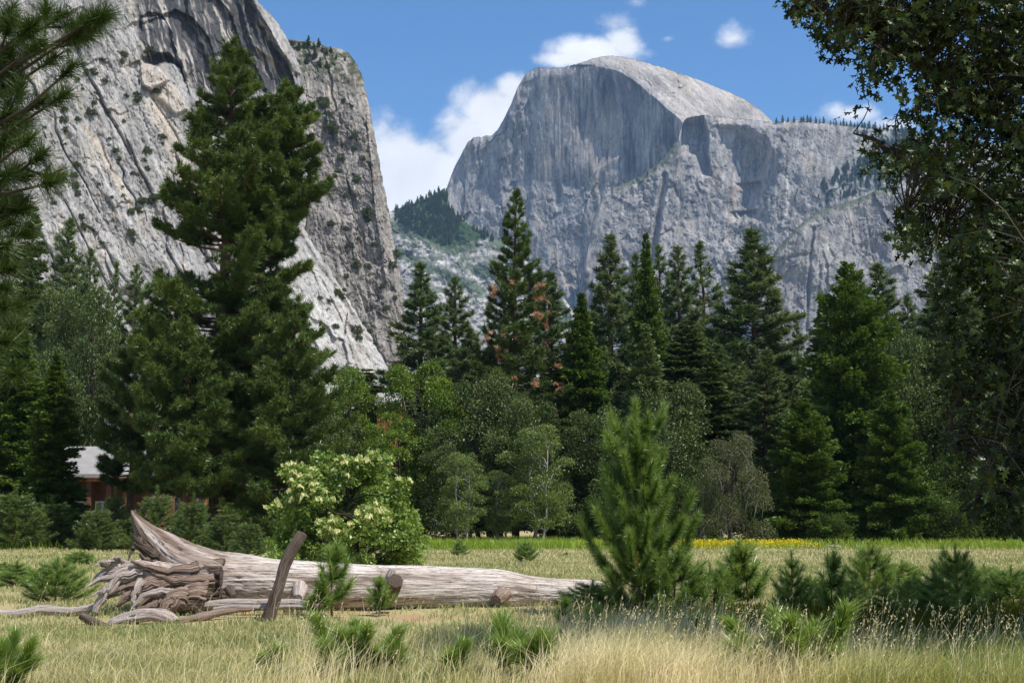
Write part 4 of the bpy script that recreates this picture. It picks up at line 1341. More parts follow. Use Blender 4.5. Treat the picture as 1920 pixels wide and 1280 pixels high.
# the giant pine pair
def giant_pines():
    d = 104
    s = px_per_m(d)
    prof = [(0, .70), (.08, .86), (.22, 1.0), (.38, .96), (.50, .74), (.60, .86), (.72, .60), (.86, .36), (.95, .18), (1, .04)]
    H = height_for(82, d)
    p = at(418, 300, d)
    tr, cr, bm, fm = ponderosa(101, H, 172 / s, .10, 190, (.35, 0), prof, .50, .060, 112, 34, trunk_r=.62, thin=(.43, .54, .5))
    e = empty('pine_tree', (p[0], d, 0), 'giant dark pine with the highest top, left half of the towering pair', 'pine', 'towering pine pair')
    tr.build('trunk', bm, e); cr.build('crown', fm, e)
    d2 = 106
    H2 = height_for(172, d2)
    p = at(468, 300, d2)
    prof2 = [(0, .75), (.1, .85), (.25, .92), (.42, .85), (.52, .80), (.66, 1.0), (.8, .9), (.92, .55), (1, .10)]
    tr, cr, bm, fm = ponderosa(107, H2, 112 / s, .10, 170, (2.9, 0), prof2, .50, .060, 112, 34, trunk_r=.55, thin=(.45, .56, .5))
    e = empty('pine_tree', (p[0], d2, 0), 'giant dark pine with the lower top, right half of the towering pair', 'pine', 'towering pine pair')
    tr.build('trunk', bm, e); cr.build('crown', fm, e)
    # bare dead limbs low on the right
    d3 = 98
    tr, cr, bm, fm = ponderosa(113, height_for(610, d3), 105 / s, .24, 80, (0, 0), [(0, .9), (.3, 1.0), (.6, .8), (1, .1)], .50, .060, 60, 34, trunk_r=.3)
    p = at(352, 700, d3)
    e = empty('pine_tree', (p[0], d3, 0), 'smaller dark pine before the lodge, left under the towering pair', 'pine')
    tr.build('trunk', bm, e); cr.build('crown', fm, e)
    tr, cr, bm, fm = ponderosa(121, height_for(636, 112), 80 / px_per_m(112), .26, 70, (0, 0), [(0, .7), (.3, 1.0), (.6, .8), (1, .1)], .50, .060, 54, 34, trunk_r=.3)
    p = at(252, 700, 112)
    e = empty('pine_tree', (p[0], 112, 0), 'dark pine with a bare lower stem right before the lodge roof', 'pine')
    tr.build('trunk', bm, e); cr.build('crown', fm, e)
    tr, cr, bm, fm = ponderosa(117, height_for(570, d3), 112 / s, .05, 100, (0, 0), [(0, .95), (.3, 1.0), (.6, .8), (1, .1)], .50, .060, 60, 34, trunk_r=.3)
    p = at(545, 700, d3 + 1)
    e = empty('pine_tree', (p[0], d3 + 1, 0), 'smaller dark pine right under the towering pair', 'pine')
    tr.build('trunk', bm, e); cr.build('crown', fm, e)
giant_pines()

# ================================================================== weathered dead wood
def wood_mat(name, c0, c1, c2, ring=9.0, rot=False):
    m, t, out = new_mat(name)
    L = t.links.new
    g = nd(t, 'ShaderNodeAttribute', attribute_name='grain').outputs['Vector']
    mp = nd(t, 'ShaderNodeMapping'); mp.inputs['Scale'].default_value = (0.5, ring, ring)
    L(g, mp.inputs[0])
    n = nd(t, 'ShaderNodeTexNoise', i_Scale=1.9, i_Detail=12.0, i_Roughness=0.68); n.inputs['Distortion'].default_value = 0.9
    L(mp.outputs[0], n.inputs['Vector'])
    mp2 = nd(t, 'ShaderNodeMapping'); mp2.inputs['Scale'].default_value = (0.8, 2.2, 2.2)
    L(g, mp2.inputs[0])
    b = nd(t, 'ShaderNodeTexNoise', i_Scale=1.6, i_Detail=5.0); L(mp2.outputs[0], b.inputs['Vector'])
    col = ramp_node(t, n.outputs[0], [(0.26, c0), (0.38, c1), (0.66, c2)])
    # long thin drying cracks
    mp3 = nd(t, 'ShaderNodeMapping'); mp3.inputs['Scale'].default_value = (0.45, 7.0, 7.0)
    L(g, mp3.inputs[0])
    ck = nd(t, 'ShaderNodeTexNoise', i_Scale=2.4, i_Detail=6.0, i_Roughness=0.6); ck.inputs['Distortion'].default_value = 0.5
    L(mp3.outputs[0], ck.inputs['Vector'])
    ca = math_node(t, 'ABSOLUTE', math_node(t, 'SUBTRACT', ck.outputs[0], 0.5))
    cm = ramp_node(t, ca, [(0.006, (0.16, 0.115, 0.09)), (0.030, (1, 1, 1))])
    mc = nd(t, 'ShaderNodeMix', data_type='RGBA', blend_type='MULTIPLY'); mc.inputs[0].default_value = 1.0
    L(col, mc.inputs[6]); L(cm, mc.inputs[7]); col = mc.outputs[2]
    cool = ramp_node(t, b.outputs[0], [(0.35, (0.80, 0.72, 0.66)), (0.6, (1.08, 1.06, 1.06))])
    mul = nd(t, 'ShaderNodeMix', data_type='RGBA', blend_type='MULTIPLY'); mul.inputs[0].default_value = 1.0
    L(col, mul.inputs[6]); L(cool, mul.inputs[7])
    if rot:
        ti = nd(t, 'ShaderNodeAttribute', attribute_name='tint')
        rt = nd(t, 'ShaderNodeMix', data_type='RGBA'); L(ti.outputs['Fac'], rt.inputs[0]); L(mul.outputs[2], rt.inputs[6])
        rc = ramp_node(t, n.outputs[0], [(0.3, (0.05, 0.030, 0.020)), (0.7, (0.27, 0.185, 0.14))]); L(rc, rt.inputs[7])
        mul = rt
    bp = nd(t, 'ShaderNodeBump'); bp.inputs['Strength'].default_value = 1.0; bp.inputs['Distance'].default_value = 0.035
    L(n.outputs[0], bp.inputs['Height'])
    d = nd(t, 'ShaderNodeBsdfPrincipled'); d.inputs['Roughness'].default_value = 0.85; d.inputs['Specular IOR Level'].default_value = 0.2
    L(mul.outputs[2], d.inputs['Base Color']); L(bp.outputs[0], d.inputs['Normal'])
    L(d.outputs[0], out.inputs[0])


wood_mat('bleached_wood', (0.22, 0.17, 0.145), (0.50, 0.435, 0.40), (0.72, 0.665, 0.635))
wood_mat('trunk_wood', (0.20, 0.165, 0.14), (0.50, 0.455, 0.42), (0.76, 0.71, 0.67), rot=True)
wood_mat('brown_wood', (0.060, 0.038, 0.026), (0.23, 0.16, 0.12), (0.48, 0.39, 0.335))
wood_mat('dark_wood', (0.045, 0.034, 0.027), (0.115, 0.088, 0.070), (0.23, 0.185, 0.155))


def gnarl(mb, ctrl, ns=40, nr=60, rough=.12, furrow=.06, seed=0, squash=None, twist=0.0, fine=0.0, split=0.0):
    """Weathered wood limb. ctrl: list of (px, py, distance, radius in px). Returns centre line."""
    c = np.array(ctrl, float)
    P = at(c[:, 0], c[:, 1], c[:, 2]); rad = c[:, 3] / px_per_m(c[:, 2])
    u = np.linspace(0, 1, len(c)); v = np.linspace(0, 1, nr)
    def sm(y):
        z = np.interp(v, u, y)
        k = max(1, nr // (len(c) * 3)); ker = np.ones(2 * k + 1) / (2 * k + 1)
        return np.convolve(np.pad(z, k, mode='reflect', reflect_type='odd'), ker, 'valid')
    C = np.stack([sm(P[:, i]) for i in range(3)], 1); r = np.maximum(sm(rad), .004)
    tan = unit(np.gradient(C, axis=0))
    ref = np.array([0, 1.0, 0]) if abs(tan[:, 1]).mean() < .8 else np.array([1.0, 0, 0])
    a = unit(np.cross(tan, ref)); b = np.cross(tan, a)
    th = np.arange(ns) / ns * 2 * pi
    ln = np.concatenate([[0], np.cumsum(np.linalg.norm(np.diff(C, axis=0), axis=1))])
    tw = th[None] + twist * ln[:, None]
    cx, sy = np.cos(tw), np.sin(tw)
    s = ln[:, None] * np.ones(ns)[None]
    q = 1 + rough * fbm(cx * 1.1 + s * .9 + seed, sy * 1.1 - s * .3, 4, seed)
    q += furrow * ridged(cx * 3.2 + 30 + .25 * s, sy * 3.2 + seed, 3, seed + 3) - furrow * .5
    q -= furrow * 1.6 * (1 - sstep(0, .06, np.abs(fbm(cx * 2.2 + 3 + .2 * s, sy * 2.2 + 11 + .35 * s, 3, seed + 5))))
    if fine:
        q += fine * (ridged(cx * 5.5 + 40, sy * 5.5 + s * 1.2 + seed, 3, seed + 7) - .3) + fine * .8 * fbm(s * 9 + seed, cx * 2.0 + sy, 3, seed + 9)
    if split:
        # wood torn along the grain: deep clefts and long splinters that run with the limb
        sp = fbm(cx * 2.6 + 20 + .35 * s, sy * 2.6 + seed, 4, seed + 11)
        q -= split * (1 - sstep(0, .10, np.abs(sp)))
        q += split * .35 * ridged(cx * 6 + .4 * s, sy * 6 + seed + 3, 3, seed + 12)
        q = np.maximum(q, .25)
    rr = r[:, None] * q
    off = a[:, None] * np.cos(th)[None, :, None] + b[:, None] * np.sin(th)[None, :, None]
    if squash is not None:
        off = off * np.asarray(squash)
    V = C[:, None] + off * rr[:, :, None]
    i = np.arange(nr - 1)[:, None] * ns; j = np.arange(ns)[None]; k = (j + 1) % ns
    F = np.stack([i + j, i + k, i + ns + k, i + ns + j], -1).reshape(-1, 4)
    gc = np.stack([s, np.broadcast_to(np.cos(th)[None] * 1.0, s.shape), np.broadcast_to(np.sin(th)[None], s.shape)], -1).reshape(-1, 3)
    gc[:, 0] += seed * 3.7
    mb.add(V.reshape(-1, 3), F, smooth=True, gc=gc)
    base = mb.n - nr * ns
    for e in (0, nr - 1):
        ids = base + e * ns + np.arange(ns)
        mb.v.append(C[e][None] + tan[e] * (r[e] * (.15 if e else -.15))); mb.t.append(np.array([.5])); mb.uv.append(np.array([[ln[e], 0, 0]]))
        ci = mb.n; mb.n += 1
        mb.f.append(np.stack([np.full(ns, ci), ids, np.roll(ids, -1)], 1)); mb.mi.append(np.zeros(ns, int)); mb.smooth.append(np.full(ns, False))
    return C


def fallen_log():
    bw, br, dw = MAT['bleached_wood'], MAT['brown_wood'], MAT['dark_wood']
    e = empty('fallen_log', at(700, 1140, 28.4), 'huge bleached fallen tree trunk with upturned roots lying across the meadow', 'log')
    def part(name, mat, ctrl, **k):
        mb = MB(); gnarl(mb, ctrl, **k)
        o = mb.build(name, mat, e)
        o.matrix_parent_inverse = e.matrix_basis.inverted()
        return o
    # one body: trunk and the great upswept root horn, from its upper and lower outline
    prof = np.array([(1140, 1094, 1132, 29.7), (1125, 1089, 1136, 29.6), (1100, 1086, 1140, 29.5), (1040, 1084, 1142, 29.4), (990, 1079, 1142, 29.3), (940, 1069, 1143, 29.2), (880, 1064, 1145, 29.1), (800, 1060, 1145, 28.9), (700, 1058, 1143, 28.7), (600, 1053, 1142, 28.5),
                     (500, 1046, 1141, 28.3), (450, 1041, 1141, 28.2), (420, 1038, 1141, 28.1), (400, 1034, 1141, 28.0), (375, 1028, 1140, 28.0), (350, 1020, 1136, 28.0), (330, 1011, 1122, 28.0), (310, 1001, 1098, 28.0), (292, 990, 1074, 28.0), (276, 979, 1052, 28.0), (263, 970, 1026, 28.0), (254, 963, 1000, 28.0), (248, 957, 978, 28.0), (246, 956, 962, 28.0)], float)
    v = np.linspace(0, 1, 330)
    u = np.linspace(0, 1, len(prof)) ** 1.0
    q = np.stack([np.interp(v, u, prof[:, k]) for k in range(4)], 1)
    for _ in range(6): q[1:-1] = (q[:-2] + 2 * q[1:-1] + q[2:]) / 4
    top = at(q[:, 0], q[:, 1], q[:, 3]); bot = at(q[:, 0], q[:, 2], q[:, 3])
    C = (top + bot) / 2; hz = (top - bot)[:, 2] / 2
    hy = np.minimum(hz, .52) * np.interp(q[:, 0], [246, 290, 340, 420], [.35, .55, .95, 1.0])
    ns = 150; th = np.arange(ns) / ns * 2 * pi
    ln = np.concatenate([[0], np.cumsum(np.linalg.norm(np.diff(C, axis=0), axis=1))])[:, None] * np.ones(ns)[None]
    cx, sy = np.cos(th)[None] * np.ones_like(ln), np.sin(th)[None] * np.ones_like(ln)
    tw = th[None] + .10 * ln
    g1, g2 = np.cos(tw), np.sin(tw)
    rootness = np.interp(q[:, 0], [250, 330, 420, 520], [1, 1, .55, 0])[:, None]
    k = 1 + (.10 + .05 * rootness) * fbm(g1 * 1.2 + ln * .7, g2 * 1.2 - ln * .2, 5, 402)
    k += (.022 + .05 * rootness) * ridged(g1 * 5 + 9 + ln * .16, g2 * 5 + ln * .10, 4, 405)
    crack_ = np.abs(fbm(g1 * 3.0 + 5 + ln * .10, g2 * 3.0 + 2 + ln * .16, 4, 407))
    k -= (.055 + .05 * rootness) * (1 - sstep(0, .035, crack_))
    crack2 = np.abs(fbm(g1 * 7.0 + 5 + ln * .25, g2 * 7.0 + 2 + ln * .2, 3, 417))
    k -= .026 * (1 - sstep(0, .05, crack2))
    k += .05 * np.exp(-((ln - 2.2) / .35) ** 2) * (1 + fbm(g1 * 2 + ln * 3, g2 * 2, 3, 9))
    k -= .16 * np.exp(-((ln - 1.9) / .10) ** 2 - ((tw % (2 * pi) - 4.4) / .25) ** 2)
    V = np.stack([C[:, 0:1] + 0 * k, C[:, 1:2] - hy[:, None] * cx * k, C[:, 2:3] + hz[:, None] * sy * k], -1)
    V[:, :, 0] += .05 * rootness * fbm(g1 * 2 + ln * 2, g2 * 2, 3, 409)
    n_ = len(v); i = np.arange(n_ - 1)[:, None] * ns; j = np.arange(ns)[None]; kk = (j + 1) % ns
    F = np.stack([i + j, i + ns + j, i + ns + kk, i + kk], -1).reshape(-1, 4)
    mb = MB()
    gc = np.stack([ln, g1, g2], -1).reshape(-1, 3)
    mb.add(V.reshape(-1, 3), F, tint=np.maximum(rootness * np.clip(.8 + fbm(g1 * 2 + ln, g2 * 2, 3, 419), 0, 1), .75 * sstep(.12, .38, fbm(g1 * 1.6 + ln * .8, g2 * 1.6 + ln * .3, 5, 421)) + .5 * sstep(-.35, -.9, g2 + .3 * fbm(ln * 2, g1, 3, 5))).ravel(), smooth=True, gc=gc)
    for e_ in (0, n_ - 1):
        ids = e_ * ns + np.arange(ns); mb.v.append(V[e_].mean(0)[None]); mb.t.append(np.array([.5])); mb.uv.append(np.array([[ln[e_, 0], 0, 0]])); ci = mb.n; mb.n += 1
        mb.f.append(np.stack([np.full(ns, ci), ids, np.roll(ids, -1)], 1)); mb.mi.append(np.zeros(ns, int)); mb.smooth.append(np.full(ns, False))
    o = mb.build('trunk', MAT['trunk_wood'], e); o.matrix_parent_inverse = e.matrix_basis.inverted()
    # torn roots: twisting, splintered limbs that leave the butt to the left
    rs = np.random.RandomState(23)
    def torn(mat, pts, w, seed, ns=34, wild=6.0):
        c = np.array(pts, float); u = np.linspace(0, 1, len(c)); m = 16; v = np.linspace(0, 1, m)
        x = np.interp(v, u, c[:, 0]); y = np.interp(v, u, c[:, 1]); d = np.interp(v, u, c[:, 2]); r = np.interp(v, u, c[:, 3])
        jit = np.sin(v * pi)
        x = x + rs.normal(0, wild * .5, m) * jit; y = y + rs.normal(0, wild * .5, m) * jit; r = r * (1 + rs.normal(0, .22, m))
        part('root', mat, np.stack([x, y, d, np.maximum(r, 1.2)], 1), ns=ns, nr=110, rough=.55, furrow=.26, seed=seed, squash=(1, .8, 1), twist=1.2)
    part('root', dw, [(420, 1098, 27.9, 46), (360, 1094, 27.9, 46), (318, 1086, 27.9, 36), (290, 1078, 27.9, 24), (268, 1072, 27.9, 10)], ns=60, nr=80, rough=.35, furrow=.22, seed=50)
    strands = [
        # sx, sy, mx, my, ex, ey, r0, r1, distance, wood
        (372, 1070, 300, 1080, 246, 1051, 17, 2, 26.9, br), (345, 1052, 292, 1050, 250, 1018, 24, 2, 27.5, dw), (330, 1036, 286, 1044, 246, 1002, 17, 1.5, 27.6, dw), (320, 1060, 280, 1070, 262, 1036, 14, 2, 27.4, br),
        (350, 1090, 262, 1066, 188, 1056, 30, 4, 27.0, bw), (300, 1080, 220, 1046, 176, 1088, 18, 3, 26.8, bw), (262, 1072, 206, 1070, 178, 1148, 22, 4, 26.7, bw), (240, 1082, 196, 1078, 160, 1101, 11, 1.2, 26.6, bw),
        (350, 1100, 262, 1084, 198, 1118, 32, 5, 26.9, br), (320, 1098, 262, 1096, 218, 1136, 24, 3, 26.8, br), (330, 1088, 276, 1104, 226, 1074, 22, 3, 27.1, dw),
        (365, 1112, 300, 1094, 256, 1152, 30, 5, 26.8, br), (380, 1122, 322, 1108, 300, 1162, 30, 6, 26.6, br), (330, 1118, 280, 1096, 246, 1140, 13, 1.5, 26.5, bw), (266, 1088, 244, 1112, 252, 1146, 9, 2, 26.5, bw),
        (400, 1090, 335, 1098, 284, 1074, 16, 1.5, 26.7, br), (220, 1066, 200, 1044, 178, 1060, 10, 1.2, 26.6, bw), (210, 1090, 196, 1108, 164, 1120, 7, 1, 26.5, bw), (236, 1060, 222, 1040, 208, 1048, 8, 1, 26.7, bw), (262, 1012, 250, 1024, 240, 1050, 7, 1, 27.4, dw), (300, 1124, 280, 1140, 240, 1150, 8, 1, 26.4, br)]
    for n_i, (sx, sy, mx, my, ex, ey, r0, r1, d, w_) in enumerate(strands):
        m = 11; v = np.linspace(0, 1, m)[:, None]
        b = (1 - v) ** 2 * np.array([[sx, sy]]) + 2 * v * (1 - v) * np.array([[mx, my]]) + v ** 2 * np.array([[ex, ey]])
        b += rs.normal(0, 2.2, (m, 2)) * np.sin(v * pi)
        r = (r0 + (r1 - r0) * v[:, 0] ** .8) * (1 + rs.normal(0, .06, m))
        dd = d + .45 * (1 - v[:, 0])
        part('root', w_, np.stack([b[:, 0], b[:, 1], dd, np.maximum(r, 1.0)], 1), ns=64, nr=110, rough=.34, furrow=.20, seed=60 + n_i, twist=.15, squash=(1, .75, 1), split=.5)
    # stubs and a split slab along the underside
    part('branch_stub', dw, [(728, 1128, 28.0, 9), (733, 1114, 27.7, 13), (738, 1100, 27.4, 14), (742, 1088, 27.2, 14)], ns=24, nr=30, rough=.12, furrow=.1, seed=14)
    part('branch_stub', bw, [(729, 1098, 28.2, 8), (732, 1082, 28.1, 9), (736, 1066, 28.1, 6)], ns=20, nr=24, rough=.25, furrow=.14, seed=15)
    part('branch_stub', bw, [(562, 1100, 28.0, 14), (560, 1112, 27.6, 12), (558, 1122, 27.4, 9)], ns=24, nr=24, rough=.2, furrow=.1, seed=16)
    part('branch_stub', dw, [(430, 1104, 27.6, 9), (434, 1112, 27.3, 8), (438, 1118, 27.1, 6)], ns=20, nr=20, rough=.2, furrow=.1, seed=17)
    part('branch_stub', br, [(950, 1110, 29.0, 14), (938, 1114, 28.7, 14), (930, 1124, 28.5, 10)], ns=24, nr=24, rough=.3, furrow=.14, seed=18)
    part('split_slab', bw, [(365, 1136, 27.2, 7), (430, 1131, 27.1, 9), (500, 1130, 27.0, 8), (560, 1132, 27.0, 9), (595, 1140, 27.0, 6)], ns=24, nr=70, rough=.3, furrow=.16, seed=19)
fallen_log()


def loose_wood(name, label, mat, ctrl, cat, group=None, **k):
    mb = MB(); gnarl(mb, ctrl, **k)
    return tag(mb.build(name, MAT[mat], None), label, cat, group)


loose_wood('dead_stake', 'grey brown broken stake leaning right in front of the fallen trunk', 'dark_wood',
           [(502, 1164, 25.6, 14), (510, 1140, 25.6, 11.5), (519, 1112, 25.6, 10.5), (527, 1086, 25.7, 10), (534, 1060, 25.8, 10.5), (544, 1038, 25.85, 10.5), (556, 1018, 25.9, 10), (566, 1001, 26.0, 10.5)], 'stake', ns=48, nr=90, rough=.16, furrow=.14, seed=31)
BR = 'dead branches on the grass by the roots'
loose_wood('dead_branch', 'pale thick crooked branch lying before the upturned roots', 'bleached_wood',
           [(200, 1180, 25.0, 6), (214, 1168, 25.0, 10), (232, 1160, 25.0, 11), (262, 1155, 25.0, 12), (285, 1152, 25.0, 11), (304, 1156, 25.05, 14), (318, 1162, 25.1, 15), (328, 1168, 25.1, 12), (334, 1176, 25.1, 5)], 'branch', BR, ns=44, nr=90, rough=.35, furrow=.30, seed=32)
loose_wood('dead_branch', 'dark short branch with a broken end, leftmost before the roots', 'dark_wood',
           [(152, 1152, 24.6, 7), (165, 1160, 24.6, 9), (185, 1170, 24.6, 8), (210, 1180, 24.6, 7), (240, 1184, 24.6, 4)], 'branch', BR, ns=24, nr=40, rough=.2, furrow=.14, seed=33)
loose_wood('dead_branch', 'thin brown branch on bare soil between the pale branch and the leaning stake', 'brown_wood',
           [(332, 1168, 25.0, 7), (370, 1158, 25.4, 8), (410, 1148, 25.8, 7), (450, 1142, 26.2, 5), (490, 1140, 26.6, 3)], 'branch', BR, ns=24, nr=60, rough=.25, furrow=.16, seed=34)
loose_wood('dead_branch', 'long pale wavy branch running in from the left border', 'bleached_wood',
           [(-120, 1160, 26.0, 9), (-40, 1152, 26.3, 10), (30, 1152, 26.5, 9), (80, 1142, 26.6, 10), (130, 1146, 26.7, 8), (170, 1138, 26.8, 6), (200, 1126, 26.9, 3)], 'branch', BR, ns=28, nr=90, rough=.28, furrow=.16, seed=35)
loose_wood('dead_branch', 'short pale stick on the ground behind the leaning stake', 'bleached_wood',
           [(400, 1141, 26.4, 3), (440, 1136, 26.4, 4), (500, 1138, 26.5, 5), (560, 1136, 26.5, 4), (596, 1144, 26.5, 2)], 'branch', BR, ns=16, nr=50, rough=.25, furrow=.16, seed=36)

# ================================================================== young pines
YP = dict(H=4.2, make=lambda: sapling(204, 4.2, 1.3, 8, 6, .26, .013, 78, .03, .75, .075, leader=.18, prof=.45, fork=.7, irr=.38))
SAPS = {
    'a': dict(H=2.0, kind='pine_sapling', cat='sapling', make=lambda: sapling(211, 2.0, .85, 6, 5, .24, .011, 44, .06, .6, .08)),
    'b': dict(H=2.0, kind='pine_sapling', cat='sapling', make=lambda: sapling(217, 2.0, 1.15, 7, 6, .24, .011, 44, .03, .55, .085, prof=.6)),
    'c': dict(H=1.2, kind='pine_sapling', cat='sapling', make=lambda: sapling(223, 1.2, .42, 3, 4, .22, .012, 60, .25, 1.0, .065, lean=.06, bright=.1)),
    'd': dict(H=.75, kind='pine_seedling', cat='sapling', make=lambda: sapling(229, .75, .13, 1, 3, .40, .020, 130, .30, 2.2, .06, lean=.12, bright=.25, spread=.52, leader=.55)),
    'e': dict(H=.95, kind='pine_seedling', cat='sapling', make=lambda: sapling(233, .95, .46, 2, 4, .30, .014, 110, .10, 1.9, .055, bright=.25, spread=.58, leader=.4, irr=.4)),
    'f': dict(H=6.0, kind='young_pine', cat='pine', make=lambda: sapling(239, 6.0, 2.1, 11, 6, .32, .030, 34, .04, .5, .16, prof=.7, mat='shade_needles', irr=.4)),
}


def young_pine():
    d = 26.5
    tr, cr, bm, fm = YP['make']()
    p = at(1192, 760, d)
    s = height_for(752, d) / 4.25
    e = empty('young_pine', (p[0], d, float(ground_z(p[0], d))), 'bushy young pine with long shining needles at the right end of the fallen trunk', 'pine', None, 1.0, (s * .76, s * .76, s))
    tr.build('stem', bm, e); cr.build('crown', fm, e)
young_pine()

T1 = 'young pines behind the fallen trunk'
T2 = 'young pines in the oak shade'
T3 = 'pine seedlings in the foreground grass'
for k, px, d, top, w, g, label in [
    ('f', 185, 92, 938, 46, T1, 'bushy young pine before the grey roofed lodge, leftmost of the thicket'),
    ('f', 218, 99, 908, 40, T1, 'young pine of the thicket standing right before the lodge porch'),
    ('f', 298, 84, 905, 52, T1, 'tallest young pine of the thicket, right behind the root horn'),
    ('f', 362, 80, 920, 52, T1, 'young pine of the thicket below the balconies of the lodge'),
    ('f', 425, 78, 945, 48, T1, 'young pine near the right end of the thicket behind the root horn'),
    ('f', 468, 74, 968, 36, T1, 'lowest young pine of the thicket, beside the elder bush'),
    ('f', 240, 96, 960, 40, T1, 'young pine of the thicket half hidden behind the root horn tip'),
    ('f', 30, 100, 905, 66, T1, 'dark young pine at the left border before the cedars'),
    ('f', 100, 105, 925, 60, T1, 'dark young pine under the bright pointed cedar'),
    ('b', 108, 31, 1036, 62, None, 'bushy low young pine standing alone left of the upturned roots'),
    ('a', 32, 38, 1045, 40, None, 'small dark pine by the left border left of the lone bushy one'),
    ('a', 10, 50, 1052, 36, None, 'faint small pine cut by the left border'),
    ('b', 150, 60, 1030, 30, None, 'low tuft of young pine behind the lone bushy one'),
    ('c', 624, 26.4, 990, 42, None, 'slender pine sapling in front of the middle of the fallen trunk'),
    ('c', 712, 26.8, 1066, 28, None, 'short pine sapling beside the dark stub of the fallen trunk'),
    ('c', 600, 26.2, 1085, 30, None, 'low pine sapling at the foot of the slender one before the trunk'),
    ('c', 1058, 23.5, 1106, 22, None, 'small pine sapling in the grass before the thin end of the trunk'),
    ('b', 1110, 27.5, 1080, 60, None, 'low dense young pine hiding the thin end of the fallen trunk'),
    ('b', 985, 66, 1008, 22, None, 'tiny lone pine out in the open meadow, larger of the three there'),
    ('a', 861, 78, 1004, 18, None, 'tiny lone pine in the meadow below the left pale-stemmed alder'),
    ('a', 1062, 80, 1033, 8, None, 'tiniest pine speck in the open meadow'),
    ('b', 1262, 26.0, 1010, 66, T2, 'dense young pine at the right foot of the tall bushy young pine'),
    ('b', 1330, 26.5, 1044, 46, T2, 'dark rounded young pine second to the right of the tall bushy one'),
    ('c', 1398, 27.0, 990, 52, T2, 'thin dark pine with drooping tufts rising above its neighbours'),
    ('a', 1372, 30.0, 1020, 44, T2, 'young pine partly behind the thin dark drooping one'),
    ('a', 1482, 26.0, 1018, 40, T2, 'dark young pine right of the thin drooping one'),
    ('b', 1520, 29.0, 1072, 36, T2, 'dark low young pine between the two upright dark ones'),
    ('c', 1556, 25.0, 1010, 36, T2, 'upright dark sapling with starry top in the middle of the shaded row'),
    ('a', 1596, 28.0, 1072, 36, T2, 'small dark sapling right of the starry topped one'),
    ('b', 1628, 33.0, 1006, 46, T2, 'lighter green young pine set back in the sunlit gap'),
    ('a', 1658, 26.0, 1082, 32, T2, 'dark sapling before the lighter green young pine'),
    ('b', 1712, 27.0, 1072, 40, T2, 'dark bushy young pine right of the sunlit gap'),
    ('a', 1750, 25.0, 1050, 52, T2, 'dark young pine with blackish needles left of the tall shaded one'),
    ('b', 1790, 26.0, 1002, 50, T2, 'tallest dark young pine in the deep oak shade'),
    ('b', 1846, 30.0, 1048, 52, T2, 'dim broad young pine behind the tallest shaded one'),
    ('b', 1896, 28.0, 1050, 60, T2, 'dim young pine cut by the right border'),
    ('b', 1690, 36.0, 1045, 44, T2, 'young pine far back in the shaded row'),
    ('e', 668, 16.6, 1134, 76, T3, 'bushiest seedling tuft in the foreground, left of centre'),
    ('d', 628, 16.2, 1174, 42, T3, 'seedling tuft at the left foot of the bushiest one'),
    ('d', 744, 16.6, 1178, 34, T3, 'seedling tuft right of the bushiest one'),
    ('d', 508, 16.8, 1192, 36, T3, 'faint thin seedling in the foreground, leftmost in the open grass'),
    ('d', 856, 16.0, 1180, 36, T3, 'single upright seedling tuft between bushy tuft and the pair'),
    ('d', 946, 15.8, 1128, 46, T3, 'taller seedling with bare crooked stem, left one of the pair'),
    ('d', 1004, 15.3, 1164, 50, T3, 'shaggy seedling, right one of the pair'),
    ('e', 1482, 15.4, 1112, 104, T3, 'broad seedling with orange stems curving up in the tall straw'),
    ('d', 1316, 19.5, 1138, 26, T3, 'green seedling tuft deep in the tall straw'),
    ('d', 1576, 15.8, 1222, 34, T3, 'small seedling right of the orange stemmed one'),
    ('d', 1120, 21.0, 1120, 30, T3, 'seedling tuft below the low dense young pine'),
    ('d', 190, 16.4, 1252, 26, T3, 'tiny seedling tip at the bottom border on the left'),
    ('d', 1400, 16.4, 1240, 30, T3, 'small seedling left of the orange stemmed one'),
    ('e', 6, 14.6, 1150, 66, T3, 'dark seedling boughs poking in at the lower left corner'),
]:
    r_ = place(SAPS[k], px, d, top, label, g, w)


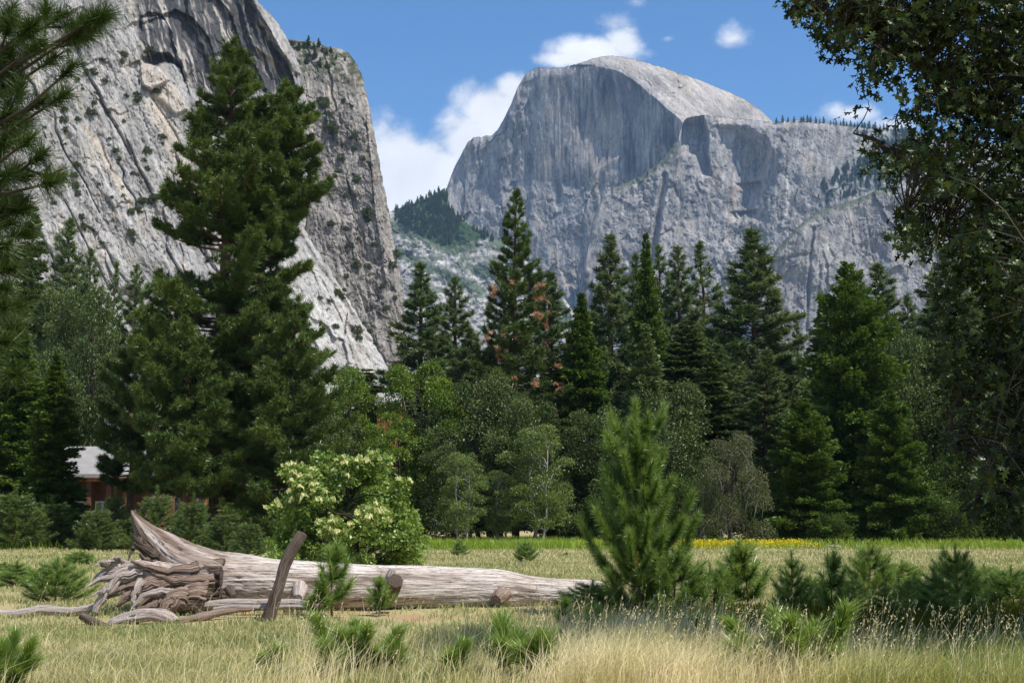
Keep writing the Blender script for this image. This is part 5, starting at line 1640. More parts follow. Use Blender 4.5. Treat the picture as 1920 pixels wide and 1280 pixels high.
# ================================================================== elder bush
def elder():
    d = 37.0
    s = px_per_m(d)
    H = height_for(842, d); R = 150 / s
    tr, cr, bm, fm = broadleaf(305, H, R, 70, 36000, .115, .03, 'elder_leaves', 'dark_bark', flat=.7, stems=5, trunk_r=.045, lump=.56, jag=.9)
    p = at(652, 900, d)
    e = empty('elder_bush', (p[0], d, float(ground_z(p[0], d))), 'light green elder bush with flat cream flower heads behind the trunk', 'bush')
    tr.build('stem', bm, e); cr.build('foliage', fm, e)
    V = np.concatenate(cr.v)[::4]
    rs = np.random.RandomState(4)
    out = V[(np.hypot(V[:, 0], V[:, 1]) > R * .25) & (V[:, 2] > H * .25) & (V[:, 1] < R * .35)]
    # flower heads sit on the outer, upper leaves
    sc = out[:, 2] / H + .5 * np.hypot(out[:, 0], out[:, 1]) / R - .35 * out[:, 1] / R
    out = out[np.argsort(-sc + rs.rand(len(sc)) * .55)]
    pick = []
    for q in out:
        if all(np.linalg.norm(q - w) > .24 for w in pick): pick.append(q)
        if len(pick) >= 80: break
    mats = MAT['cream_flowers']
    for q in pick:
        mb = MB(); r = rs.uniform(.05, .105)
        ax = unit(np.array([rs.normal() * .35, -.45 + rs.normal() * .3, 1.0]))
        s1 = unit(np.cross(ax, [0, 1.0, .2])); s2 = np.cross(ax, s1)
        nr, na = 5, 14
        rr = np.linspace(0.02, 1, nr)[:, None] * np.ones(na)[None]; aa = np.arange(na)[None] / na * 2 * pi + 0 * rr
        rr = rr * (1 + .28 * rs.normal(size=rr.shape) * (rr > .3))
        hh = .10 - .45 * r * rr ** 2 + .035 * rs.normal(size=rr.shape)
        P = q + s1 * (r * rr * np.cos(aa))[..., None] + s2 * (r * rr * np.sin(aa))[..., None] + ax * hh[..., None]
        ii = np.arange(nr * na).reshape(nr, na); jj = np.roll(ii, -1, 1)
        mb.add(P.reshape(-1, 3), np.stack([ii[:-1], jj[:-1], jj[1:], ii[1:]], -1).reshape(-1, 4), rs.rand(nr * na))
        o = mb.build('flower_head', mats, e)
elder()
for x_, lab in ((1512, 'tiny pale bleached stick beside the yellow flowers, left one'), (1562, 'tiny pale bleached stick lying at the meadow edge, right one')):
    loose_wood('dead_branch', lab, 'bleached_wood', [(x_ - 12, 1022, 104, 1.6), (x_, 1024, 103.6, 2.2), (x_ + 14, 1024, 103.2, 1.6)], 'branch', 'bleached sticks at the far meadow edge', ns=10, nr=16, rough=.3, furrow=.1, seed=int(x_))

# ================================================================== grasses
foliage_mat('meadow_blades', [(0.0, (0.19, 0.225, 0.075)), (0.35, (0.33, 0.345, 0.140)), (0.65, (0.47, 0.435, 0.215)), (1.0, (0.62, 0.52, 0.29))], 0.35, 0.02)
foliage_mat('straw_blades', [(0.0, (0.22, 0.27, 0.060)), (0.3, (0.42, 0.40, 0.130)), (0.6, (0.66, 0.575, 0.31)), (1.0, (0.86, 0.76, 0.50))], 0.35, 0.02)
foliage_mat('herb_leaves', [(0.0, (0.12, 0.20, 0.024)), (1.0, (0.27, 0.38, 0.055))], 0.4, 0.02)


def bent(mb, rs, P, h, w, lean, tint, az=None):
    """Grass blades: two bent segments each."""
    n = len(P)
    az = rs.rand(n) * 2 * pi if az is None else az
    hd = np.stack([np.cos(az), np.sin(az), np.zeros(n)], 1)
    fa = rs.rand(n) * 2 * pi
    S = np.stack([np.cos(fa), np.sin(fa), np.zeros(n)], 1) * (w * .5)[:, None]
    up = np.array([0, 0, 1.0])
    m = P + hd * (h * lean * .3)[:, None] + up * (h * .55)[:, None]
    t = P + hd * (h * lean)[:, None] + up * (h * (1 - .25 * lean))[:, None]
    V = np.stack([P - S, P + S, m + S * .8, m - S * .8, t], 1).reshape(-1, 3)
    o = (np.arange(n) * 5)[:, None]
    T = np.repeat(np.clip(tint, 0, 1), 5)
    mb.add(V, (o + np.array([[0, 1, 2, 3]])), T)
    base = mb.n - 5 * n
    mb.f.append(base + o + np.array([[3, 2, 4]])); mb.mi.append(np.zeros(n, int)); mb.smooth.append(np.full(n, False))
    return m, t


def scatter(rs, n, r0, r1, x0=-330, x1=2300, power=1.0):
    row = r0 + (r1 - r0) * rs.rand(n) ** power
    d = ground_d(row)
    px = rs.uniform(x0, x1, n)
    x = at(px, row, d)[:, 0]
    return px, row, np.stack([x, d, ground_z(x, d)], 1), d


def bare(x, y):
    """Trodden, litter covered patches round the log."""
    q = np.exp(-((x + 5.2) / 2.6) ** 2 - ((y - 25.6) / 1.3) ** 2) + .8 * np.exp(-((x + 1.2) / 1.3) ** 2 - ((y - 25.2) / .8) ** 2)
    return np.clip(q * (1 + .8 * fbm(x / .7, y / .7, 3, 301)), 0, 1)


foliage_mat('shade_green_blades', [(0.0, (0.032, 0.050, 0.008)), (0.5, (0.070, 0.090, 0.014)), (1.0, (0.17, 0.155, 0.040))], 0.35, 0.0)  # green grass with the oak's shade put into its colour


def in_shade_band(x, d):
    """Band of green grass coloured darker as painted shade under the oak and the pine row."""
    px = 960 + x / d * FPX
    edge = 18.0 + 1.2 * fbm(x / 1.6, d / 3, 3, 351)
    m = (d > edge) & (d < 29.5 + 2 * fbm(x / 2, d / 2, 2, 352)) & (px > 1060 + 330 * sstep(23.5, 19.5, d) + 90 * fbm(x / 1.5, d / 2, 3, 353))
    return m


def meadow():
    rs = np.random.RandomState(8)
    shade_grass = MB()
    mb = MB()
    px, row, P, d = scatter(rs, 400000, 1016, 1300)
    b = bare(P[:, 0], P[:, 1])
    cl = fbm(P[:, 0] / 2.2, P[:, 1] / 3.5, 4, 311)
    keep = (rs.rand(len(P)) > b * 1.15) & (rs.rand(len(P)) > .5 - cl * 1.2 - sstep(30, 60, d))
    P, d, cl = P[keep], d[keep], cl[keep]
    n = len(P)
    h = rs.uniform(.06, .17, n) * (1 + .5 * cl) * np.where(d > 50, 1.3, 1)
    w = np.maximum(.006, .00075 * d) * rs.uniform(.7, 1.2, n)
    tint = .40 + .60 * fbm(P[:, 0] / 5, P[:, 1] / 9, 4, 315) + .35 * fbm(P[:, 0] / .9, P[:, 1] / 1.6, 3, 317) + rs.normal(0, .16, n) + .12 * sstep(20, 14, d)
    k = in_shade_band(P[:, 0], d)
    bent(shade_grass, rs, P[k], h[k] * 1.7, w[k] * 1.2, rs.uniform(.1, .8, k.sum()), rs.normal(.45, .2, k.sum()))
    P, h, w, tint = P[~k], h[~k], w[~k], tint[~k]; n = len(P)
    bent(mb, rs, P, h, w, rs.uniform(.1, .8, n), tint)
    tag(mb.build('meadow_grass', MAT['meadow_blades']), kind='stuff')
    # tall straw
    mb = MB()
    px, row, P, d = scatter(rs, 150000, 1150, 1330)
    dens = sstep(930, 1190, px + 130 * fbm(px / 160, row / 60, 3, 5)) * sstep(1150, 1195, row + 10 * fbm(px / 90, row / 40, 3, 6)) + .04 * sstep(1190, 1260, row) + .10 * sstep(1235, 1300, row) * sstep(330, 520, px)
    patch = fbm(P[:, 0] / 1.1, P[:, 1] / 1.6, 3, 321)
    keep = rs.rand(len(P)) < dens * np.clip(.62 + 1.1 * patch, 0.05, 1)
    P, d, px, patch = P[keep], d[keep], px[keep], patch[keep]
    n = len(P)
    h = rs.uniform(.22, .62, n) * (1 + .4 * patch)
    w = np.maximum(.0045, .00050 * d) * rs.uniform(.6, 1.2, n)
    green = sstep(1420, 1800, px + 200 * fbm(P[:, 0] / 1.5, P[:, 1] / 2, 3, 325)) * sstep(19.5, 16.5, d)
    tint = .56 + .55 * fbm(P[:, 0] / 1.4, P[:, 1] / 2.2, 4, 323) + rs.normal(0, .16, n) - .50 * green
    k = in_shade_band(P[:, 0], d)
    bent(shade_grass, rs, P[k], h[k] * .8, w[k], rs.uniform(.15, .95, k.sum()), rs.normal(.5, .2, k.sum()))
    tag(shade_grass.build('shaded_green_grass', MAT['shade_green_blades']), kind='stuff')
    P, h, w, tint = P[~k], h[~k], w[~k], tint[~k]; n = len(P)
    bent(mb, rs, P, h, w, rs.uniform(.15, .95, n), tint, rs.normal(.4, 1.1, n))
    # flowering stalks with feathery heads
    px, row, P, d = scatter(rs, 6600, 1150, 1330)
    dens = sstep(1000, 1250, px) * .75 + .22 * sstep(380, 600, px) * sstep(1180, 1240, row) + .05
    keep = rs.rand(len(P)) < dens * np.clip(.5 + 1.2 * fbm(P[:, 0] / 1.3, P[:, 1] / 1.5, 3, 331), .05, 1) * (1 - in_shade_band(P[:, 0], d)) * np.where((d > 18.6) & (px > 1330), .05, 1)
    P, d = P[keep], d[keep]
    n = len(P)
    h = rs.uniform(.45, .98, n)
    az = rs.normal(.3, .9, n); ln = rs.uniform(.1, .5, n)
    m, t = bent(mb, rs, P, h, np.maximum(.004, .00033 * d), ln, .80 + rs.normal(0, .1, n), az)
    ax = unit(t - m)
    for k in range(7):
        f = rs.uniform(-.01, .13, n)[:, None]
        D = unit(ax + .35 * rs.normal(size=(n, 3)))
        lozenges(mb, t - ax * f, D, perp(rs, D), .034, .008, np.clip(.62 + rs.normal(0, .15, n), 0, 1))
    tag(mb.build('tall_dry_grass', MAT['straw_blades']), kind='stuff')
    # bright herb belt at the wood's edge
    mb = MB()
    n = 75000
    dd = rs.uniform(98, 150, n); px = rs.uniform(-300, 2250, n)
    dens = sstep(690, 800, px) * sstep(1230, 1120, px) + .25 + .35 * sstep(1750, 1850, px) + .4 * sstep(140, 40, px)
    keep = rs.rand(n) < dens
    dd, px = dd[keep], px[keep]; n = len(dd)
    x = (px - 960) / FPX * dd * 1.006
    P = np.stack([x, dd, ground_z(x, dd)], 1)
    bent(mb, rs, P, rs.uniform(.25, .95, n), rs.uniform(.03, .09, n), rs.uniform(.1, .9, n), .5 + .5 * fbm(x / 4, dd / 6, 3, 341) + rs.normal(0, .15, n))
    tag(mb.build('green_herbs', MAT['herb_leaves']), kind='stuff')
    mb = MB()
    n = 2800
    dd = rs.uniform(100, 118, n); px = rs.uniform(1040, 1540, n)
    dens = sstep(1060, 1130, px) * sstep(1535, 1500, px) * np.clip(.55 + 1.5 * fbm(px / 60, dd / 10, 3, 345), 0, 1) * np.where(px < 1260, .55, 1)
    keep = rs.rand(n) < dens
    dd, px = dd[keep], px[keep]; n = len(dd)
    x = (px - 960) / FPX * dd * 1.006
    P = np.stack([x, dd, ground_z(x, dd) + rs.uniform(.25, .62, n)], 1)
    D = unit(rs.normal(size=(n, 3)) * [1, 1, .4] + [0, -.3, .3])
    lozenges(mb, P, D, perp(rs, D), .12, .12, rs.rand(n))
    # stems under the blossoms
    bent(mb, rs, P - [0, 0, .3], np.full(n, .30), np.full(n, .05), rs.uniform(0, .2, n), np.full(n, .1))
    o = mb.build('yellow_wildflowers', MAT['yellow_flowers'])
    tag(o, kind='stuff')
meadow()

# ================================================================== boughs of the two near trees that frame the view
def near_pine():
    rs = np.random.RandomState(77)
    tr = MB(); cr = MB()
    bx, bd = -6.1, 10.6
    zz = np.linspace(0, 13, 14)
    tr.tube(np.stack([bx + .1 * np.sin(zz), np.full(14, bd), zz], 1), np.linspace(.26, .06, 14), 12, wob=.15)
    C = []; A = []
    # each bough ends where it is seen; (px, py, distance) of the tip, number of side shoots
    tips = [(60, 50, 9.2, 5, .7), (100, 110, 9.9, 4, .6), (15, 215, 9.3, 5, .7), (55, 262, 9.0, 5, .6), (10, 330, 9.2, 5, .7), (25, 375, 10.2, 5, .7), (12, 460, 9.0, 5, .7), (48, 440, 10.4, 4, .6), (20, 505, 9.2, 5, .7), (30, 610, 10.3, 5, .7), (8, 575, 9.0, 5, .7), (188, 32, 9.6, 6, .7), (190, 30, 9.6, 5, .9), (150, 60, 9.7, 4, .7), (118, 28, 9.9, 4, .7), (75, 82, 9.4, 4, .6), (22, 42, 10.2, 5, .7), (122, 178, 9.3, 5, .8), (80, 190, 9.6, 5, .7),
            (134, 128, 9.0, 1, .3), (30, 150, 10.2, 5, .8), (78, 290, 9.4, 5, .7), (100, 342, 9.2, 4, .5), (52, 330, 9.7, 5, .8), (30, 245, 10.4, 5, .8), (20, 420, 9.8, 5, .8), (46, 392, 9.5, 4, .6),
            (36, 480, 9.6, 5, .7), (10, 540, 10.0, 5, .8), (38, 575, 9.6, 4, .6), (16, 640, 9.8, 4, .6), (34, 700, 9.7, 3, .5), (-40, 60, 10.6, 6, 1.), (-60, 200, 10.8, 6, 1.), (-50, 330, 10.4, 6, 1.), (-60, 470, 10.6, 6, 1.),
            (-80, 600, 10.4, 6, 1.), (-200, -120, 10.6, 6, 1.), (-90, -160, 10.2, 6, 1.), (-420, 100, 9.6, 6, 1.), (-520, 260, 10.4, 6, 1.), (-460, 420, 11.0, 6, 1.), (-300, -380, 10.6, 6, 1.), (-380, 560, 9.4, 6, 1.), (20, -120, 9.8, 5, .8)]
    for (px, py, d, ns, sl) in tips:
        tip = at(px, py, d)
        b = np.array([bx, bd, tip[2] + (.25 if py > 300 else -.55)])
        s = np.linspace(0, 1, 9)[:, None]
        sag = np.array([0, 0, -1.0]) * (.30 * np.sin(s * pi) * (1 if py < 300 else .5))
        p = b + (tip - b) * s + sag + rs.normal(0, .035, (9, 3)) * np.sin(s * pi)
        L = np.linalg.norm(tip - b)
        tr.tube(p, np.linspace(.040, .008, 9), 6, cap=False)
        ends = [(p[-1], unit(p[-1] - p[-2]))]
        for k in range(ns):
            f = rs.uniform(.45, .95)
            c = np.array([np.interp(f, s[:, 0], p[:, i]) for i in range(3)])
            dr = unit(unit(tip - b) * rs.uniform(.3, 1) + rs.normal(size=3) * .55 + np.array([0, 0, .55]))
            l2 = sl * rs.uniform(.18, .5)
            q = c + dr * l2 * np.linspace(0, 1, 5)[:, None] + np.array([0, 0, 1.0]) * (.18 * l2 * np.linspace(0, 1, 5)[:, None] ** 2)
            tr.tube(q, np.linspace(.012, .006, 5), 5, cap=False)
            ends.append((q[-1], unit(q[-1] - q[-2])))
        for c, a in ends:
            for j in range(3):
                C.append(c - a * (.04 * j)); A.append(a)
    C = np.array(C); A = np.array(A)
    tufts(cr, rs, C, A, 84, .175, .0060, 1.25, .28 + .1 * rs.normal(size=len(C)))
    e = empty('pine_tree', (bx, bd, 0), 'near pine whose long-needled boughs reach in from the left border', 'pine')
    for nm, m_, mat in (('trunk', tr, MAT['dark_bark']), ('crown', cr, MAT['pine_needles'])):
        o = m_.build(nm, mat, e); o.matrix_parent_inverse = e.matrix_basis.inverted()
near_pine()


LEAF2D = np.array([(0, 0), (.10, .10), (.07, .22), (.26, .26), (.30, .36), (.12, .42), (.14, .52), (.34, .62), (.33, .72), (.12, .70), (.10, .84), (.04, .88), (0, 1.0)])


def near_oak():
    rs = np.random.RandomState(88)
    tr = MB(); cr = MB()
    bx, bd = 9.4, 18.4
    zz = np.linspace(0, 6, 9)
    trunk = np.stack([bx + .25 * np.sin(zz * .5), bd + .1 * zz, zz], 1)
    tr.tube(trunk, np.linspace(.48, .24, 9), 14, wob=.2)
    limbs = []
    def limb(z0, pts, r0, r1):
        b = np.array([bx, bd, z0])
        P = np.concatenate([[b], at(*np.array(pts, float).T)])
        u = np.linspace(0, 1, len(P)); v = np.linspace(0, 1, 30)
        q = np.stack([np.interp(v, u, P[:, i]) for i in range(3)], 1)
        for _ in range(2): q[1:-1] = (q[:-2] + q[1:-1] * 2 + q[2:]) / 4
        q += rs.normal(0, .035, q.shape) * np.sin(v * pi)[:, None]
        tr.tube(q, np.linspace(r0, r1, 30), 8, cap=False, wob=.15)
        limbs.append(q)
    limb(5.0, [(1980, 300, 18.0), (1850, 215, 17.5), (1720, 120, 17.2), (1600, 60, 17.0), (1500, 20, 17.0)], .16, .012)
    limb(4.6, [(1990, 420, 18.2), (1880, 380, 18.0), (1760, 330, 17.6), (1660, 270, 17.4), (1600, 250, 17.4)], .14, .010)
    limb(4.2, [(1980, 520, 17.6), (1880, 500, 17.2), (1780, 440, 16.8), (1700, 400, 16.8)], .12, .010)
    limb(3.4, [(1990, 640, 18.0), (1920, 640, 17.6), (1850, 690, 17.4), (1790, 760, 17.2), (1775, 830, 17.2)], .11, .010)
    limb(3.0, [(1990, 760, 18.4), (1930, 830, 18.2), (1870, 900, 18.0), (1810, 950, 18.0), (1780, 985, 18.0)], .10, .010)
    limb(5.2, [(1960, 200, 19.6), (1840, 60, 19.8), (1740, -60, 20.0), (1650, -160, 20.0)], .15, .012)
    limb(5.6, [(2000, 60, 18.4), (1950, -120, 18.0), (1880, -300, 17.6), (1760, -420, 17.4)], .16, .012)
    limb(5.4, [(2150, 120, 18.2), (2250, -60, 18.0), (2350, -250, 18.4)], .15, .012)
    limb(4.6, [(2200, 420, 17.8), (2350, 360, 17.2), (2500, 300, 17.0)], .13, .012)
    limb(4.0, [(2080, 560, 16.0), (2060, 540, 14.8), (2000, 600, 14.2)], .12, .012)
    limb(4.6, [(2080, 360, 20.5), (2040, 300, 22.0), (1980, 260, 23.0)], .12, .012)
    LP = np.concatenate(limbs); LO = np.concatenate([unit(np.gradient(q, axis=0)) for q in limbs])
    # leafy twigs: fill the crown's volume
    xl = [(-450, 1640), (-200, 1500), (-60, 1440), (5, 1470), (45, 1500), (90, 1545), (150, 1580), (210, 1610), (270, 1585), (300, 1600), (325, 1690), (380, 1700), (440, 1665), (480, 1720), (540, 1765), (620, 1760), (700, 1770), (800, 1775), (900, 1785), (985, 1800), (1010, 1850)]
    n = 9000
    py = rs.uniform(-450, 1005, n)
    left = interp(xl, py)
    px = left + (2420 - left) * rs.rand(n) ** 1.25
    d = 17.6 + rs.normal(0, 1.25, n) + .25 * np.sin(py / 90)
    dep = px - left
    dens = .30 + .75 * sstep(20, 200, dep) + 1.5 * fbm(px / 70, py / 60, 3, 401) - .36 * (py < 300) * (py > 70) * (dep < 320) - .16 * (py > 430) - .22 * sstep(780, 900, py)
    keep = (rs.rand(n) < dens) & ((px < 1960) | (rs.rand(n) < .45)) & ((py > -60) | (rs.rand(n) < .5))
    T = at(px[keep], py[keep], d[keep])
    # the rest of the crown, beyond the right edge of the view: it shades the ground
    m = 5200
    W = np.stack([rs.uniform(6.8, 15, m), rs.uniform(13.5, 27, m), rs.uniform(3.6, 10.5, m)], 1)
    inside = ((W[:, 0] - 10.2) / 5.2) ** 2 + ((W[:, 1] - 19.8) / 7.0) ** 2 + ((W[:, 2] - 6.6) / 4.2) ** 2 < 1
    cyv = (W[:, 2] - EYE) / W[:, 1]
    pxw = 960 + FPX * W[:, 0] / (W[:, 1] * (cos(PITCH) + cyv * sin(PITCH)))
    T = np.concatenate([T, W[inside & (pxw > 1945)]])
    n = len(T)
    # hang each twig on the nearest limb point
    idx = np.zeros(n, int)
    for i in range(0, n, 500):
        D2 = ((T[i:i + 500, None] - LP[None]) ** 2).sum(-1)
        idx[i:i + 500] = D2.argmin(1)
    base = LP[idx]
    dist = np.linalg.norm(T - base, axis=1)
    for j in range(n):
        if dist[j] > 2.2 and rs.rand() < .6: continue
        m = 5; s = np.linspace(0, 1, m)[:, None]
        side = rs.normal(0, .10, 3) * dist[j]
        p = base[j] + (T[j] - base[j]) * s + side * np.sin(s * pi) + np.array([0, 0, .12]) * dist[j] * np.sin(s * pi)
        tr.tube(p, np.linspace(.007 + .004 * dist[j], .0025, m), 3, cap=False)
    per = 10
    ti = np.repeat(np.arange(n), per)
    N = len(ti)
    out = unit(T - base + 1e-4)[ti]
    P = T[ti] - out * rs.uniform(0, .34, (N, 1)) + rs.normal(0, .085, (N, 3))
    D = unit(out * .55 + rs.normal(size=(N, 3)) * .75 + np.array([0, 0, -.55]))
    S = perp(rs, D)
    L = rs.uniform(.09, .175, N)
    fold = np.cross(D, S)
    half = LEAF2D
    poly = np.concatenate([half, (half[1:-1] * [-1, 1])[::-1]])
    k = len(poly)
    V = P[:, None] + (S[:, None] * poly[None, :, :1] + D[:, None] * poly[None, :, 1:] + fold[:, None] * (np.abs(poly[None, :, :1]) * .35 - .18 * poly[None, :, 1:] ** 2)) * L[:, None, None]
    tint = np.clip(.42 + rs.normal(0, .18, N) + .10 * (rs.rand(N) < .08), 0, .9)
    tint = np.where(rs.rand(N) < .003, 1.0, tint)
    cr.add(V.reshape(-1, 3), np.arange(N * k).reshape(N, k), np.repeat(tint, k))
    e = empty('oak_tree', (bx, bd, 0), 'near oak with dark lobed leaves overhanging the whole right border', 'oak')
    for nm, m_, mat in (('trunk', tr, MAT['dark_bark']), ('crown', cr, MAT['near_oak_leaves'])):
        o = m_.build(nm, mat, e); o.matrix_parent_inverse = e.matrix_basis.inverted()
near_oak()

# ================================================================== the lodge among the trees
def lodge():
    d = 134.0
    def X(px): return float(at(px, 900, d)[0])
    def Z(py): return float(at(960, py, d)[2])
    wood = plain_mat('stained_timber', (0.34, 0.135, 0.050), .8, .35, 1.5)
    dark = plain_mat('dark_beam', (0.13, 0.062, 0.035), .8, .3, 1.5)
    shing = plain_mat('grey_shingle', (0.27, 0.26, 0.255), .85, .10, 1.2)
    stone, t, out = new_mat('rubble_stone')
    co = nd(t, 'ShaderNodeTexCoord').outputs['Object']
    vo = nd(t, 'ShaderNodeTexVoronoi', i_Scale=3.2); t.links.new(co, vo.inputs['Vector'])
    sep = nd(t, 'ShaderNodeSeparateColor'); t.links.new(vo.outputs['Color'], sep.inputs[0])
    c1 = ramp_node(t, sep.outputs[0], [(0.0, (0.20, 0.19, 0.185)), (1.0, (0.52, 0.50, 0.48))])
    ed = nd(t, 'ShaderNodeTexVoronoi', i_Scale=3.2, feature='DISTANCE_TO_EDGE'); t.links.new(co, ed.inputs['Vector'])
    mk = ramp_node(t, ed.outputs['Distance'], [(0.02, (0.25, 0.25, 0.25)), (0.09, (1, 1, 1))])
    mu = nd(t, 'ShaderNodeMix', data_type='RGBA', blend_type='MULTIPLY'); mu.inputs[0].default_value = 1.0
    t.links.new(c1, mu.inputs[6]); t.links.new(mk, mu.inputs[7])
    b = nd(t, 'ShaderNodeBsdfDiffuse'); t.links.new(mu.outputs[2], b.inputs[0]); t.links.new(b.outputs[0], out.inputs[0])
    frame = plain_mat('white_frame', (0.72, 0.72, 0.70), .6, .06)
    trim = plain_mat('teal_trim', (0.08, 0.33, 0.34), .6, .1)
    glass, t, out = new_mat('window_glass')
    pb = nd(t, 'ShaderNodeBsdfPrincipled'); pb.inputs['Base Color'].default_value = (0.06, 0.09, 0.11, 1); pb.inputs['Roughness'].default_value = .08
    pb.inputs['Specular IOR Level'].default_value = .8
    t.links.new(pb.outputs[0], out.inputs[0])
    e = empty('lodge_building', (X(290), d + 6, 0), 'timber and stone lodge with grey roof and orange brown balconies among the trees', 'building')
    inv = None
    def part(name, mat, parent=None, boxes=()):
        mb = MB()
        for (x0, x1, z0, z1, y0, y1) in boxes:
            mb.box(((x0 + x1) / 2, (y0 + y1) / 2, (z0 + z1) / 2), (abs(x1 - x0), abs(y1 - y0), abs(z1 - z0)))
        o = mb.build(name, mat, parent or e)
        if parent is None: o.matrix_parent_inverse = e.matrix_basis.inverted()
        return o
    # tall main block: stone piers with timber bays between them
    part('wall', stone, None, [(X(205), X(226), 0, Z(668), d + 4.0, d + 16), (X(300), X(318), 0, Z(690), d + 4.0, d + 16), (X(352), X(374), 0, Z(760), d + 4.0, d + 16), (X(400), X(425), 0, Z(770), d + 4.0, d + 16)])
    part('timber_wall', wood, None, [(X(226), X(300), 0, Z(700), d + 5.0, d + 15), (X(318), X(352), 0, Z(700), d + 5.0, d + 15), (X(374), X(400), 0, Z(780), d + 5.0, d + 15)])
    def gable(name, x0, x1, ze, zr, y0, y1):
        mb = MB(); ym = (y0 + y1) / 2; th = .35
        P = [(x0, y0, ze), (x1, y0, ze), (x1, ym, zr), (x0, ym, zr), (x0, y1, ze), (x1, y1, ze)]
        V = np.array(P + [(a, b_, c - th) for a, b_, c in P])
        mb.add(V, [[0, 1, 2, 3], [3, 2, 5, 4], [6, 9, 8, 7], [9, 10, 11, 8], [0, 6, 7, 1], [4, 5, 11, 10]])
        mb.add(V[[0, 3, 9, 6, 4, 10, 1, 2, 8, 7, 5, 11]], [[0, 3, 2, 1], [1, 2, 5, 4], [6, 7, 8, 9], [7, 10, 11, 8]])
        o = mb.build(name, shing, e); o.matrix_parent_inverse = e.matrix_basis.inverted()
        return o
    gable('roof', X(200), X(432), Z(700), Z(650), d + 3.2, d + 17)
    part('chimney', stone, None, [(X(184), X(216), 0, Z(782), d + 1.2, d + 3.4)])
    # the low wing with its broad grey roof
    gable('roof', X(128), X(334), Z(892), Z(838), d - 5.5, d + 3.0)
    part('wing_wall', dark, None, [(X(150), X(318), 0, Z(893), d - 3.2, d + 2.4)])
    part('eave_beam', wood, None, [(X(132), X(330), Z(905), Z(898), d - 5.1, d - 4.7)])
    for px in (152, 196, 232, 262, 312):
        part('post', dark, None, [(X(px) - .22, X(px) + .22, 0, Z(899), d - 4.9, d - 4.45)])
    for px in (168, 214, 246):
        f = part('window', frame, None, [(X(px) - .75, X(px) + .75, Z(985), Z(940), d - 3.32, d - 3.203)])
        part('pane', glass, f, [(X(px) - .60, X(px) - .06, Z(982), Z(943), d - 3.36, d - 3.322), (X(px) + .06, X(px) + .60, Z(982), Z(943), d - 3.36, d - 3.322)])
    for (a, b_, t_, u) in ((226, 298, 831, 846), (374, 402, 874, 902), (318, 352, 880, 900), (226, 298, 770, 784), (374, 402, 925, 946)):
        bal = part('balcony', wood, None, [(X(a), X(b_), Z(u), Z(u) + .25, d + 2.6, d + 4.99), (X(a), X(b_), Z(u) + .25, Z(t_), d + 2.6, d + 2.75)])
    for (px, t_, u) in ((240, 800, 826), (270, 800, 826), (386, 845, 870), (388, 905, 922), (334, 850, 876), (250, 735, 762), (280, 735, 762), (335, 800, 826), (335, 750, 776)):
        f = part('window', trim, None, [(X(px) - .55, X(px) + .55, Z(u), Z(t_), d + 4.88, d + 4.998)])
        part('pane', glass, f, [(X(px) - .42, X(px) + .42, Z(u) + .12, Z(t_) - .12, d + 4.83, d + 4.878)])
    # far wing seen in a gap between the trees
    e2 = empty('lodge_wing', (float(at(722, 760, 150)[0]), 156, 0), 'blue grey roofed building peeping through the gap at the cliff foot', 'building')
    x0, x1 = float(at(700, 740, 150)[0]), float(at(748, 740, 150)[0]); zr = float(at(960, 728, 150)[2]); ze = float(at(960, 752, 150)[2])
    mb = MB(); V = np.array([(x0, 150, ze), (x1, 150, ze), (x1, 155, zr), (x0, 155, zr), (x0, 160, ze), (x1, 160, ze)])
    V = np.concatenate([V, V - [0, 0, .3]])
    mb.add(V, [[0, 1, 2, 3], [3, 2, 5, 4], [6, 9, 8, 7], [9, 10, 11, 8], [0, 6, 7, 1], [4, 5, 11, 10], [0, 3, 9, 6], [3, 4, 10, 9], [1, 7, 8, 2], [2, 8, 11, 5]])
    o = mb.build('roof', shing, e2); o.matrix_parent_inverse = e2.matrix_basis.inverted()
    mb = MB(); mb.box(((x0 + x1) / 2, 155, ze / 2 - .2), (x1 - x0 - .8, 9, ze - .4)); o = mb.build('wall', wood, e2); o.matrix_parent_inverse = e2.matrix_basis.inverted()
lodge()

